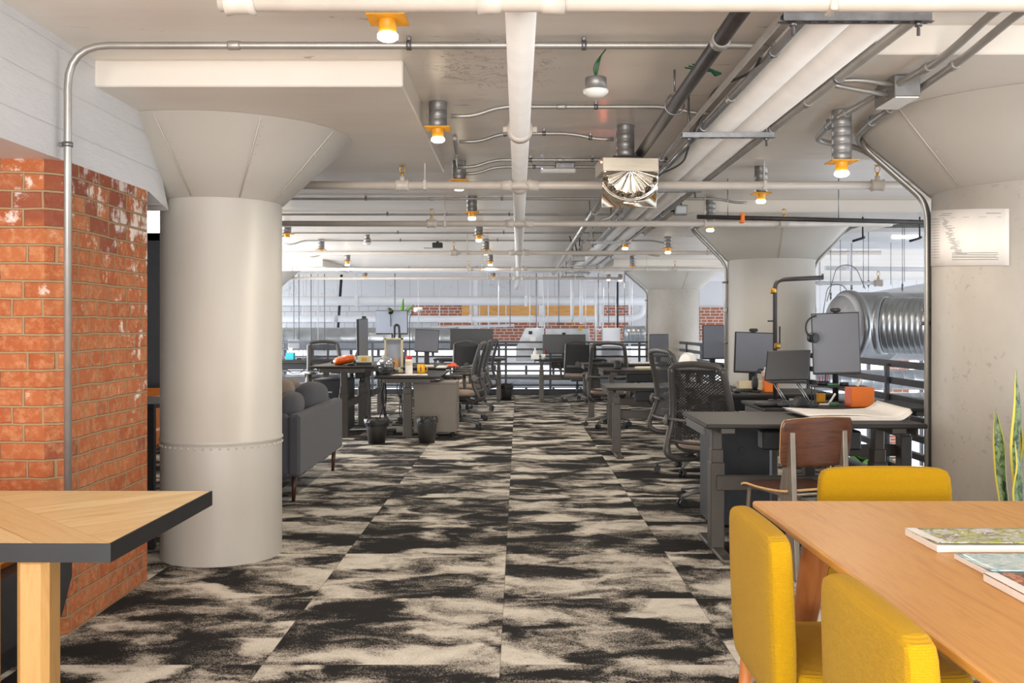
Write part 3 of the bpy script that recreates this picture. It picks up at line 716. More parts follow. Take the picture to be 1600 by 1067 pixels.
for i, (x, y) in enumerate(((-2.64, 11.1), (-2.72, 13.4), (-2.78, 15.8), (-3.2, 20.3))):
    can_light('can light with amber plate over the sofa side desks, %s from the riveted column' % ORD[i], x, y, group=g_, power=26 if y < 19 else 5)
g_ = 'can lights over the desks by the railing'
can_light('tall can light with amber plate by the rough column capital', 1.615, 4.86, 2.379, 2.125, g_, True, 20)
for i, (x, y, zt_, zp_) in enumerate(((1.82, 7.3, 2.5, 2.30), (1.79, 9.08, 2.5, 2.26), (1.30, 11.85, 2.5, 2.31), (1.86, 12.1, 2.5, 2.28), (1.95, 16.6, 2.5, 2.33), (1.88, 20.3, 2.5, 2.33), (2.16, 20.6, 2.5, 2.33))):
    can_light('can light with amber plate on the railing side, %s beyond the tall one' % ORD[i], x, y, zt_, zp_, g_, True, 24 if y < 19 else 5)
# round smoke detectors
def detector(label, x, y, ztop, wire):
    t = thing('smoke_detector', label, 'smoke detector', (x, y, 0))
    MB().lathe([(.044, ztop), (.046, ztop-.003), (.046, ztop-.05), (0, ztop-.05)], seg=24).add([(.044*math.cos(a*PI/12), .044*math.sin(a*PI/12), ztop) for a in range(24)], [list(range(24))]).build('can', CANM, t)
    MB().lathe([(.046, ztop-.05), (.055, ztop-.053), (.054, ztop-.063), (.036, ztop-.078), (.018, ztop-.083), (0, ztop-.084)], seg=28).build('dome', WHITEP, t)
    mb = MB()
    if wire:
        for s_ in (0, 1.5, 3): mb.tube(fillet([(.0, 0, ztop-.005), (.012*math.cos(s_), .012*math.sin(s_), ztop+.05), (.02, -.02, ztop+.09), (.035, -.12, 2.452)], .03), .003, 6)
    else: mb.cyl((0, 0, ztop), (0, 0, 2.5), .03, seg=14)
    mb.build('wire' if wire else 'stem', GREENW if wire else CANM, t)
detector('white smoke detector dangling from green wires near the black iron pipe', .33, 4.15, 2.36, True)
detector('white smoke detector on a grey can over the sofa side desks', -1.98, 12.75, 2.45, False)

# ribbed reflector fixture
t = thing('reflector_fixture', 'hanging steel light box with a ribbed mirror reflector', 'light fixture', (.64, 5.82, 0), math.radians(5))
prof = []
for i in range(4): z1 = 2.5-.047*i; prof += [(.054, z1-.003), (.054, z1-.044), (.050, z1-.046)]
MB().lathe(prof, seg=24).build('can', CANM, t)
MB().box((0, 0, 2.297), (.17, .12, .026), .003).build('mounting_plate', BLACK, t)
mb = MB().b2(-.166, .166, -.16, .10, 2.20, 2.284, .004).cyl((.02, -.159, 2.262), (.02, -.163, 2.262), .005, seg=10).cyl((.07, -.159, 2.262), (.07, -.163, 2.262), .005, seg=10)
mb.build('housing', BRUSH, t)
def refl(u, v):
    x = (u-.5)*.326; z = 2.203-.205*v; q = math.hypot(x*.92, 2.215-z); a = math.atan2(x, 2.215-z)
    d = 0.0
    if q < .165: d = .03*math.sin(min(1, q/.165)*PI*.5)**.5*(.35+.65*(q/.165))*(1+.5*math.cos(a*15))*(1 if q < .14 else (.165-q)/.025)
    elif q < .19: d = .006*math.sin((q-.165)/.025*PI)
    return (x, -.155+.045*v-d+.012*math.sin(x*22+z*30)*(q > .19)*v, z)
MB().grid(refl, 72, 48).build('mirror_reflector', MIRROR, t, sol=.002)
MB().blob((-.171, -.15, 2.255), (.012, .012, .012), 2, 8, 6).build('indicator', REDLED, t)
d = bpy.data.lights.new('indicator_light', 'POINT'); d.energy = .12; d.color = (1, .16, .08); d.shadow_soft_size = .02
l = bpy.data.objects.new('indicator_light', d); C.objects.link(l); l.parent = t; l.location = (-.10, .2, 2.36)

# small ceiling devices
t = thing('emergency_light', 'slim white ceiling fixture with a blue dot by the white main pipe', 'light fixture', (.29, 7.12, 0))
MB().b2(-.13, .13, -.04, .04, 2.42, 2.455, .01).build('housing', WHITEP, t)
MB().b2(-.02, .12, -.02, .02, 2.455, 2.50, .004).build('bracket', STRUT, t)
MB().blob((-.118, -.041, 2.45), (.008, .006, .008), 2, 8, 6).build('indicator', BLUELED, t)
t = thing('ceiling_projector', 'small dark projector on a ceiling bracket over the sofa side desks', 'projector', (-1.13, 13.6, 0))
MB().b2(-.07, .07, -.06, .06, 2.40, 2.47, .006).build('body', BLACK, t)
MB().b2(-.19, .05, -.03, .03, 2.392, 2.40).build('plate', STRUT, t); MB().cyl((0, 0, 2.47), (0, 0, 2.5), .02, seg=10).build('mount', BLACK, t)
t = thing('junction_box', 'grey junction box with white cover under the panel by the rough column', 'junction box', (1.665, 4.28, 0))
MB().b2(-.055, .055, -.12, .12, 2.285, 2.375, .003).build('box', CANM, t)
MB().b2(-.05, .05, -.115, .115, 2.279, 2.285, .001).build('cover', WHITEP, t)
for q in range(2): MB().tube(fillet([(-.05, -.09+.05*q, 2.34-.03*q), (-.2, -.1+.05*q, 2.36-.03*q), (-.36, -.06, 2.36)], .06), .011, 8).build('flexible_conduit', EMT, t)
t = thing('junction_box', 'small square junction box beneath the twin white pipes', 'junction box', (.80, 13.0, 0))
MB().b2(-.09, .09, -.05, .05, 2.17, 2.29, .004).build('box', CANM, t)
for q in range(3): MB().tube(fillet([(-.07+.05*q, 0, 2.28), (-.09+.05*q, -.05, 2.4), (-.12+.07*q, -.1, 2.5)], .05), .008, 8).build('cable', BLACK, t)
t = thing('junction_box', 'square junction box at the can light before the smooth column', 'junction box', (1.50, 9.0, 0))
MB().b2(-.06, .06, -.04, .04, 2.33, 2.42, .004).build('box', CANM, t); MB().b2(-.045, .045, -.043, -.04, 2.345, 2.405).build('cover', STEEL, t)
MB().tube(fillet([(-.05, 0, 2.37), (-.3, -.1, 2.34), (-.5, -.3, 2.38)], .1), .008, 8).build('cable', BLACK, t); MB().cyl((0, 0, 2.42), (0, 0, 2.5), .015, seg=8).build('stem', STRUT, t)
mb = MB()
for q in range(5): mb.tube(fillet([(.88, 4.35, 2.42), (.84+.02*q, 4.30+.02*q, 2.44), (.80-.012*q, 4.28+.03*q, 2.47)], .02), .0035, 6)
tag(mb.build('loose_wire', GREENW), 'tuft of loose green wires beside the twin white pipes', 'wire')
# ------------------------------------------------------------------ railing round the atrium
def railing(label, p0, p1, gap, rh=.034):
    p0, p1 = Vector(p0), Vector(p1); L_ = (p1-p0).length; d = (p1-p0).normalized(); n_ = Vector((-d.y, d.x, 0))
    t = thing('railing', label, 'railing', p0, math.atan2(d.y, d.x))
    for k_ in range(7):
        z = 1.0-.137*k_; h = rh
        MB().b2(0, L_, -.02, .02, z-h/2, z+h/2, .004).build('rail', RAILM, t)
    x = .1
    while x < L_: MB().b2(x-.022, x+.022, .02, .05, 0, 1.0, .003).build('post', RAILM, t); x += gap
    MB().b2(0, L_, -.01, .09, 0, .10, .004).build('kerb_plate', BLACKM, t)
railing('dark steel railing along the far atrium edge with seven rails', (-4.6, 18.6, 0), (2.47, 18.6, 0), .852)
railing('dark steel side railing between the rough column and the smooth column', (3.03, 5.65, 0), (3.03, 10.05, 0), 2.15, .052)
railing('dark steel side railing between the smooth column and the far pitted column', (3.03, 10.78, 0), (3.03, 18.2, 0), 2.15, .052)

# ------------------------------------------------------------------ atrium pipes and ducts
def apipe(name, label, pts, r, m, cat='pipe', fil=.2, collars=(), hang=()):
    t = thing(name, label, cat)
    MB().tube(fillet(pts, fil) if len(pts) > 2 else pts, r, 20).build('pipe', m, t)
    for x in collars: MB().tube([(x-.06, pts[0][1], pts[0][2]), (x+.06, pts[0][1], pts[0][2])], r*1.1, 20).build('collar', m, t)
    for x in hang:
        mb = MB().b2(x-.035, x+.035, pts[0][1]-r*1.15, pts[0][1]-r*.9, pts[0][2]-r*1.2, pts[0][2]+r*1.2)
        mb.cyl((x, pts[0][1]-r, pts[0][2]), (x, pts[0][1]-r, 2.5), .012, seg=8); mb.build('hanger', m, t)
apipe('white_pipe', 'thickest white pipe crossing the whole atrium wall', [(-7.5, 22.0, 1.875), (2.9, 22.0, 1.875)], .10, AWHITE, hang=(-3.65, .17), collars=(1.3,))
apipe('white_pipe', 'thinner white pipe under the thick one, ending in an elbow', [(-7.5, 22.3, 1.475), (2.55, 22.3, 1.475), (2.85, 22.3, 1.58), (2.85, 22.3, 1.85)], .075, AWHITE, hang=(-1.1, 1.9), collars=(-4.2, .3))
apipe('white_pipe', 'thin slanting white pipe ending in a fitting at the brick', [(-2.1, 23.5, 1.26), (-.1, 23.5, 1.33)], .035, AWHITE)
for i, (x0_, lb) in enumerate(((-1.05, 'white loop hanger on the brick above the wide dark monitor'), (.55, 'white loop hanger on the brick in the middle of the plywood'), (1.98, 'white loop hanger with a blue tag by the drop cords'))):
    mb = MB().tube(fillet([(x0_-.09, 23.9, 1.86), (x0_-.09, 23.9, 1.22), (x0_+.09, 23.9, 1.22), (x0_+.09, 23.9, 1.86)], .09), .018, 8).b2(x0_-.05, x0_+.05, 23.85, 23.95, 1.3, 2.5)
    tag(mb.build('loop_hanger', AWHITE), lb, 'hanger')
def spiral(name, label, p0, p1, r, pitch, m=STEEL, cat='duct', capcol=None):
    t = thing(name, label, cat); p0, p1 = Vector(p0), Vector(p1); n_ = int((p1-p0).length/pitch); pts, rs = [], []
    for i in range(n_):
        for f_, q in ((0, 1), (.03, 1), (.86, 1), (.885, 1.010), (.965, 1.010), (.985, 1)):
            pts.append(p0.lerp(p1, (i+f_)/n_)); rs.append(r*q)
    pts.append(p1); rs.append(r)
    MB().tube(pts, rs, 40, caps=False).build('spiral_tube', m, t)
    d = (p1-p0).normalized()
    for q in (p0, p1): MB().tube([q-d*.03, q-d*.03, q+d*.03, q+d*.03], [r*.98, r*1.05, r*1.05, r*.98], 40).build('end_flange', m, t)
    return t
spiral('spiral_duct', 'long horizontal spiral duct behind the far railing', (-7.6, 21.4, 1.03), (-1.35, 21.4, 1.03), .245, .30)
spiral('spiral_duct', 'short shiny duct end beside the far pitted column', (2.35, 21.4, 1.14), (2.75, 21.4, 1.14), .17, .10)
t = spiral('spiral_duct', 'fat galvanised duct drum beyond the railing by the rough column', (3.31, 9.75, 1.30), (6.6, 10.5, 1.30), .345, .40)
MB().lathe([(.31, .05), (.345, .0), (0, 0)], seg=40, M=Matrix.Translation((3.27, 9.74, 1.30)) @ Vector((-1, -.23, 0)).to_track_quat('Z', 'Y').to_matrix().to_4x4()).build('end_cap', AWHITE, t)
spiral('spiral_duct', 'ribbed spiral duct reaching from the fat drum to the rough column', (3.42, 9.12, 1.31), (4.9, 8.0, 1.28), .262, .048)
spiral('spiral_duct', 'thin spiral duct below the railing top in the atrium', (3.6, 12.2, .62), (8.5, 13.0, .62), .13, .14)
spiral('spiral_duct', 'thin spiral duct lowest beyond the railing', (3.6, 12.6, .30), (8.5, 13.2, .30), .13, .14)
spiral('spiral_duct', 'pale horizontal duct low behind the far railing, upper of two', (-7.6, 22.6, .50), (3.4, 22.6, .50), .11, .3, AWHITE)
spiral('spiral_duct', 'pale horizontal duct low behind the far railing, lower of two', (-7.6, 22.9, .02), (3.4, 22.9, .02), .15, .3, STEEL)
t = thing('air_plenum_box', 'grey sheet metal plenum box with a black dot above the far railing', 'duct box', (0, 21.2, 0))
MB().prism([(-.05, .55), (-.05, .85), (.16, 1.27), (.55, 1.27), (.55, .55)], -.25, .25, M=Matrix.Rotation(PI/2, 4, 'X')).build('box', STEEL, t)
MB().b2(.22, .30, -.27, -.25, 1.13, 1.20).build('sensor', BLACK, t); MB().b2(.25, .37, -.262, -.25, .95, 1.08).build('notice', PAPER, t)
t = thing('electrical_box', 'wide grey electrical cabinet with a small notice behind the dark monitor', 'cabinet', (0, 21.4, 0))
MB().b2(.58, 1.55, -.2, .2, .50, 1.26, .01).build('box', STEEL, t); MB().b2(1.34, 1.47, -.21, -.2, .78, .88).build('notice', PAPER, t)
t = thing('electrical_box', 'tall white panel beside the grey electrical cabinet', 'cabinet', (0, 21.5, 0))
MB().b2(1.85, 2.25, -.1, .1, .55, 1.27, .01).build('box', AWHITE, t); MB().cyl((1.7, -.06, .4), (1.7, -.06, 2.5), .025, seg=8).build('riser', AWHITE, t)
for i, (px_, yb, lb, m_) in enumerate(((894, 505, 'white drop cord cover hanging over the dark far monitor', BRASS), (908, 512, 'longer white drop cord cover with a yellow plug', GOLDW))):
    t = thing('drop_cord', lb, 'drop cord', (P(px_, 0, 20.2).x, 20.2, 0)); zb = P(0, yb-6, 20.2).z
    MB().cyl((0, 0, zb), (0, 0, 2.42), .037, seg=14).build('sleeve', AWHITE, t)
    MB().cyl((0, 0, 2.42), (0, 0, 2.5), .012, seg=8).build('rod', STRUT, t)
    mb = MB().cyl((0, 0, zb), (0, 0, zb-.08), .008, seg=8)
    if i: mb.box((-.01, 0, zb-.11), (.10, .05, .045), .01)
    else: mb.cyl((.0, 0, zb-.08), (0, 0, zb-.17), .016, seg=8)
    mb.build('plug', m_, t)
t = thing('black_hanging_pole', 'black pole hanging at a slight slant in front of the atrium wall', 'pole')
MB().tube([P(533.6, 429.3, 22.6), P(526, 545, 22.6)], .032, 10).build('pole', BLACKM, t)
t = thing('black_hanging_pole', 'thin black straight pole hanging near the far pitted column', 'pole')
MB().cyl(P(965, 434, 21.9), P(965, 524, 21.9), .022, seg=10).build('pole', BLACKM, t)
g_ = 'thin hanger rods in the atrium'
for i, px_ in enumerate((459, 467, 486, 497, 507, 617, 779, 797, 838, 849, 873, 935, 943, 951, 976, 988)):
    y_ = 20.6; mb = MB().cyl((P(px_, 0, y_).x, y_, (1.3 if i > 5 else .75)), (P(px_, 0, y_).x, y_, 2.5), .009, seg=6)
    tag(mb.build('hanger_rod', STRUT if i % 3 else AWHITE), 'thin vertical hanger rod in front of the far atrium wall', 'rod', g_)
t = thing('pendant_box', 'white box hanging on two rods above the far railing', 'box', (P(459, 0, 20.4).x, 20.4, 0))
MB().b2(-.11, .11, -.06, .06, .80, 1.03, .01).build('box', AWHITE, t); MB().cyl((0, 0, 1.0), (0, 0, 2.5), .008, seg=6).build('rod', STRUT, t)
for nm, xs_, y_, z_ in (('spiral_duct', (-5.5, -2.2), 21.4, 1.25), ('spiral_duct.001', (2.45,), 21.4, 1.3), ('spiral_duct.005' if False else 'spiral_duct', (-6.6,), 21.4, 1.25), ('white_pipe.002', (-1.9, -.3), 23.5, 1.27), ('air_plenum_box', (.25,), 0, 1.26), ('electrical_box', (.65, 1.48), 0, 1.25), ('electrical_box.001', (2.15,), 0, 1.26), ('black_hanging_pole', (), 0, 0)):
    o_ = bpy.data.objects[nm]
    for x in xs_: MB().cyl((x, y_, z_), (x, y_, 2.499), .011, seg=6).build('hanger_rod', AWHITE, o_)
for nm, z_, y_ in (('spiral_duct.002', .6, 22.6), ('spiral_duct.003', .15, 22.9)):
    o_ = [q for q in bpy.data.objects if q.get('label', '').startswith('pale horizontal duct') and abs(kids(q)[0].data.vertices[0].co.y-y_) < .2]
    for q in o_:
        for x in (-5, -.7, 2.6): MB().cyl((x, y_, z_), (x, y_, 2.499), .011, seg=6).build('hanger_rod', AWHITE, q)
# hanging pipes and wires above the fat drum
apipe('white_pipe', 'thin white pipe hung across the atrium above the fat drum', [(4.1, 13.0, 2.08), (8.5, 13.6, 2.06)], .03, AWHITE, hang=(4.4,))
apipe('white_pipe', 'white pipe sloping behind the fat drum', [(3.9, 11.8, 1.55), (5.6, 11.2, 1.85)], .10, AWHITE, hang=(4.0,))
apipe('white_pipe', 'short white sprinkler pipe between the two columns', [(3.25, 11.0, 1.79), (4.05, 11.0, 1.79)], .022, AWHITE, hang=(3.4,))
sprinkler(tag(bpy.data.objects.new('sprinkler_stub', None), 'white upright sprinkler ending the short pipe', 'sprinkler'), 4.07, 11.0, 1.79)
C.objects.link(bpy.data.objects['sprinkler_stub'])
g_ = 'suspension wires above the fat drum'
for i, (px_, yb) in enumerate(((1298, 470), (1313, 470), (1331, 455), (1349, 450), (1357, 450), (1392, 445), (1410, 456), (1413, 440))):
    y_ = 10.9+.25*(i % 3); x_ = P(px_, 0, y_).x; zb = P(0, yb, y_).z
    mb = MB().cyl((x_, y_, zb), (x_, y_, 2.5), .004, seg=6)
    if i % 2 == 0: mb.cyl((x_, y_, zb+.02), (x_, y_, zb+.09), .011, seg=8)
    tag(mb.build('suspension_wire', STRUT), 'thin suspension wire hanging above the fat duct drum', 'wire', g_)
for i, (a, b, lb) in enumerate((((1292, 443), (1352, 430), 'drooping black wire loop above the fat duct drum'), ((1285, 468), (1330, 466), 'smaller wire loop by the smooth column edge'))):
    p0, p1 = P(*a, 10.8), P(*b, 10.8); mid = (p0+p1)/2+Vector((0, 0, .16))
    tag(MB().tube(fillet([p0-Vector((0, 0, .2)), mid-Vector((.1, 0, 0)), mid+Vector((.1, 0, 0)), p1-Vector((0, 0, .15))], .12), .005, 6).build('hanging_wire', STRUT), lb, 'wire')
for i, (px_, lb) in enumerate(((1348, 'black bracket under the atrium ceiling above the drum'), (1437, 'black bracket under the ceiling next to the conduits'))):
    p0 = P(px_, 372, 9.6); mb = MB().cyl(p0, p0+Vector((0, 0, 2.5-p0.z)), .008, seg=8).tube([p0+Vector((-.10, 0, -.03)), p0+Vector((0, 0, 0)), p0+Vector((.02, 0, .01))], .012, 8)
    tag(mb.build('ceiling_bracket', BLACKM), lb, 'bracket')
t = thing('pale_ceiling_duct', 'flat white duct under the ceiling beyond the smooth column', 'duct')
MB().b2(3.6, 7.5, 11.2, 12.3, 2.28, 2.44, .05).build('duct', AWHITE, t); MB().b2(4.3, 4.6, 11.19, 11.21, 2.31, 2.35).build('slot', TUBE, t)
MB().cyl((5, 11.7, 2.4), (5, 11.7, 2.5), .05, seg=10).build('hanger', AWHITE, t)
# lower storey: lamp and tall plant
t = thing('floor_lamp', 'floor lamp with a pale shade on the lower storey beyond the railing', 'lamp', (P(1437, 0, 13).x, 13, -3.8))
zt_ = P(0, 738, 13).z+3.8
MB().cyl((0, 0, .02), (0, 0, zt_), .012, seg=10).build('pole', BRASS, t); MB().cyl((0, 0, 0), (0, 0, .03), .16, seg=24).build('base', BRASS, t)
MB().lathe([(.16, zt_-.05), (.05, zt_+.08)], seg=24).build('lamp_shade', mat('lit_shade', rgb(250, 236, 206), .6, emit=(1, .9, .7, 1), estr=2.0), t)

def leaf(mb, base, tip, wid, droop=.1, n=8, fold=.15, mat_=0, side=None):
    base, tip = Vector(base), Vector(tip); d = tip-base; sd = d.cross(Vector((0, 0, 1)));
    if sd.length < 1e-3: sd = Vector((1, 0, 0))
    sd.normalize()
    if side: sd = (d.cross(Vector(side))).normalized()
    def fn(u, v):
        wv = wid*(math.sin(PI*min(1, .08+.92*v)**.8))**.9*(1 if v < .999 else 0)
        q = base+d*v+Vector((0, 0, -droop*v*v+droop*v))
        return q+sd*(u-.5)*wv+Vector((0, 0, abs(u-.5)*wv*fold))
    mb.grid(fn, 2, n, mat_)
t = thing('tall_plant', 'green plant seen under the desk edge through the railing', 'plant', (P(1350, 0, 10.6).x, 10.6, -3.8))
mb = MB(); mb2 = MB().cyl((0, 0, .35), (0, 0, 3.55), .03, .015, 8); zc_ = P(0, 715, 10.6).z+3.8
for i in range(16):
    a = i*2.4; leaf(mb, (0, 0, zc_-.2+.02*i), (.42*math.cos(a), .42*math.sin(a), zc_+.0+.03*(i % 5)), .16, .2)
mb.build('foliage', LEAF, t); mb2.build('stem', DARKLEG, t); MB().lathe([(.0, 0), (.18, 0), (.22, .4), (.2, .4), (.19, .36), (0, .36)], seg=24).build('planter', POTM, t)

# ------------------------------------------------------------------ foreground: low table, booth, dining set
t = thing('chevron_table', 'wooden table with chevron top and black metal edge by the brick pier', 'table', (-1.05, 2.505, 0), math.radians(-.6))
MB().b2(-1.45, -.006, .006, .80, .696, .741).build('tabletop', CHEV, t)
MB().b2(-1.45, 0, 0, .006, .692, .7405).b2(-.006, 0, .006, .80, .692, .7405).b2(-1.45, 0, .80, .806, .692, .7405).build('metal_edge', EDGEM, t)
for x, y in ((-.232, .09), (-.525, .70), (-.725, .10), (-.725, .70)): MB().box((x, y, .346), (.086, .086, .692), .016).build('leg', MAPLELEG, t)
t = thing('banquette', 'black-fronted banquette with tan leather seat tucked beside the brick pier', 'bench', (0, 0, 0))
A = Matrix(((0, 0, 1, 0), (1, 0, 0, 0), (0, 1, 0, 0), (0, 0, 0, 1)))
MB().prism([(1.2, .13), (3.93, .13), (4.022, .27), (4.022, .395), (1.2, .395)], -2.6, -1.845, M=A).build('base', BLACKM, t)
MB().b2(-2.6, -1.93, 1.2, 3.92, 0, .13).b2(-2.6, -1.925, 1.2, 3.92, .10, .108).build('plinth', BLACK, t)
MB().box((-2.24, 2.6, .445), (.70, 2.8, .10), .035).build('seat', LEATHER, t)
MB().box((-2.66, 2.6, .66), (.14, 2.8, .54), .04).build('backrest', LEATHER, t)

t = thing('dining_table', 'honey oak dining table with round splayed legs and magazines on it', 'table', (.765, 3.185, 0))
tp = MB().prism([(0, -2.35), (1.08, -2.35), (1.08, 0), (0, 0)], .706, .73)
tp.build('tabletop', OAK, t, bev=.008)
MB().b2(.12, .96, -2.2, -.15, .655, .706, .004).build('apron', OAKLEG, t)
for x, y in ((.15, -.22), (.93, -.22), (.15, -2.13), (.93, -2.13)):
    sx, sy = (-1 if x < .5 else 1), (1 if y > -1 else -1)
    MB().tube([(x+.015*sx*-1, y, .715), (x+.0*sx, y+.01*sy, .64), (x+.09*sx, y+.06*sy, .0)], [.045, .045, .024], 20).build('leg', OAKLEG, t)

def mag(label, x, y, w_, d_, h, cov, rz, curl=.0, edgec=PAPER, band=.03):
    t = thing('magazine', label, 'magazine', (x, y, .7305), rz)
    MB().b2(0, w_, -d_, 0, 0, h*.8, .001).build('pages', edgec, t)
    def fn(u, v): return (u*w_, -d_*v, h*.82+curl*max(0, v-.35)**1.4*max(0, 1-1.2*u*.3)+.0005)
    MB().grid(fn, 12, 12).build('cover', cov, t, sol=.0012)
    if band: MB().grid(lambda u, v: (u*band, -d_*v, h*.82+curl*max(0, v-.35)**1.4*max(0, 1-1.2*u*.3*band/w_)+.0022), 2, 12).build('cover_margin', PAPER, kids(t)[-1])
    return t
mag('thick magazine with a garden photo cover, furthest back on the oak table', 1.055, 2.655, .36, .205, .022, COV1, 0, .012)
mag('magazine with a pale blue cover between two others on the oak table', 1.068, 2.385, .36, .195, .016, COV2, 0, .010, band=0)
mag('magazine with a brown swirl cover on the oak table', 1.04, 2.177, .38, .27, .021, COV3, 0, 0, band=.03)

def dining_chair(label, x, y, rz, group):
    t = thing('dining_chair', label, 'chair', (x, y, 0), rz, group)
    mb = MB().box((0, 0, 0), (.482, .085, .435), .022)
    o = mb.build('backrest', YELLOW, t, sub=2)
    o.location = (0, -.20, .585); o.rotation_euler = (math.radians(2), 0, 0)
    MB().box((0, .05, .425), (.47, .47, .105), .03).build('seat', YELLOW, t, sub=2)
    for sx, sy, s_ in ((-1, -1, 0), (1, -1, 0), (-1, 1, 1), (1, 1, 1)):
        MB().tube([(sx*.19, -.185 if sy < 0 else .23, .40), (sx*.205, -.215 if sy < 0 else .25, 0)], [.021, .014], 14).build('leg', OAKLEG, t)
    return t
g_ = 'mustard dining chairs at the oak table'
c0 = dining_chair('mustard upholstered dining chair, on the aisle side of the oak table, nearer the wooden chair', .835, 2.555, -PI/2, g_)
dup(c0, (.862, 1.80, 0), -PI/2, 'mustard upholstered dining chair on the aisle side of the oak table, beside the magazines')
dup(c0, (1.31, 3.28, 0), PI, 'mustard upholstered dining chair at the end of the oak table by the desk')

# plywood and steel chair
t = thing('plywood_chair', 'walnut plywood chair with blade-shaped steel back legs facing the desk', 'chair', (1.487, 5.255, 0), math.radians(19))
def shell(fn, nu, nv, th, name):
    MB().grid(fn, nu, nv).build(name, [WALNUT, PLYEDGE], t, sol=th)
    o = kids(t)[-1]; o.modifiers['thick'].material_offset_rim = 1
def sq(u, w_, e=5): u = 2*u-1; return u*w_/2
def back(u, v):
    x = 2*u-1; z = v; k_ = (1-abs(2*z-1)**6*.10); wv = .222*(1-.05*(1-z))*k_
    zz = .575+.245*z+.014*(1-x*x)*(z-.2)
    return (x*wv, -.205-.03*z+.028*x*x-.0, zz)
shell(back, 24, 14, .012, 'backrest')
def seat(u, v):
    x = 2*u-1; k_ = 1-abs(2*v-1)**8*.07; zz = .452-.03*max(0, v-.78)**2*20*.9+.012*abs(v-.5)*0-.012*math.sin(PI*v*.9)
    return (x*.205*k_, -.20+.42*v, zz)
shell(seat, 20, 16, .012, 'seat')
for sx in (-1, 1):
    x = sx*.160
    mb = MB(); T_ = Matrix(((0, 0, 1, 0), (1, 0, 0, 0), (0, 1, 0, 0), (0, 0, 0, 1)))
    mb.prism([(-.275, .005), (-.248, .005), (-.125, .41), (-.13, .47), (-.20, .755), (-.225, .755), (-.238, .47), (-.242, .41)], x-.015, x+.015, M=T_)
    mb.build('leg', CHAIRST, t, bev=.004)
    MB().tube(fillet([(x, -.17, .425), (x, .18, .425), (x*1.08, .205, 0)], .045), .0115, 12).build('leg', CHAIRST, t)
MB().cyl((-.165, -.17, .425), (.165, -.17, .425), .01, seg=10).cyl((-.165, .12, .425), (.165, .12, .425), .01, seg=10).build('stretcher', BRUSH, t)

# snake plant
t = thing('snake_plant', 'snake plant with yellow-edged upright leaves before the rough column', 'plant', (2.19, 4.15, 0))
MB().lathe([(0, 0), (.15, 0), (.18, .36), (.165, .36), (.16, .32), (0, .32)], seg=32).build('planter', POTM, t)
MB().cyl((0, 0, .31), (0, 0, .33), .158, seg=24).build('soil', SOIL, t)
def sleaf(bx, by, tx_, ty_, h, wd, tw, nm='leaf'):
    me_v, me_f, uv = [], [], []
    n_ = 22; m_ = 6
    for j in range(n_+1):
        v = j/n_; wv = wd*(.55+.45*math.sin(PI*min(1, v*1.15)*.62))*(1 if v < .72 else max(0.0, 1-((v-.72)/.28)**1.7))
        q = Vector((bx+(tx_-bx)*v**1.3, by+(ty_-by)*v**1.3, .32+h*v)); a = tw*v+.3
        for i in range(m_+1):
            u = i/m_-.5
            me_v.append(q+Vector((math.cos(a), math.sin(a), 0))*u*wv+Vector((-math.sin(a), math.cos(a), 0))*(.35*wv*4*u*u*.5+.006*math.sin(v*14)))
    for j in range(n_):
        for i in range(m_): b_ = j*(m_+1)+i; me_f.append((b_, b_+1, b_+m_+2, b_+m_+1))
    me = bpy.data.meshes.new(nm); me.from_pydata([tuple(q) for q in me_v], [], me_f); me.materials.append(SNAKE)
    ul = me.uv_layers.new(name='UVMap')
    for lp in me.loops: vi = lp.vertex_index; ul.data[lp.index].uv = ((vi % (m_+1))/m_, (vi//(m_+1))/n_*h)
    me.polygons.foreach_set('use_smooth', [True]*len(me.polygons))
    o = bpy.data.objects.new(nm, me); C.objects.link(o); o.parent = t
    md = o.modifiers.new('thick', 'SOLIDIFY'); md.thickness = .003; md.offset = 0
for a in ((-.05, .0, -.06, .0, .80, .078, .5), (-.09, .03, -.13, .05, .62, .05, -.7), (-.07, -.04, -.10, -.07, .50, .06, .9), (.03, -.05, .10, -.08, .66, .06, -.4), (.06, .03, .13, .05, .74, .076, .6),
          (0, .07, .02, .12, .58, .06, 1.2), (-.02, -.08, .02, -.13, .42, .055, -.9), (.0, .0, .03, -.02, .72, .055, -.2), (.09, -.02, .2, -.03, .45, .05, .4)): sleaf(*a)
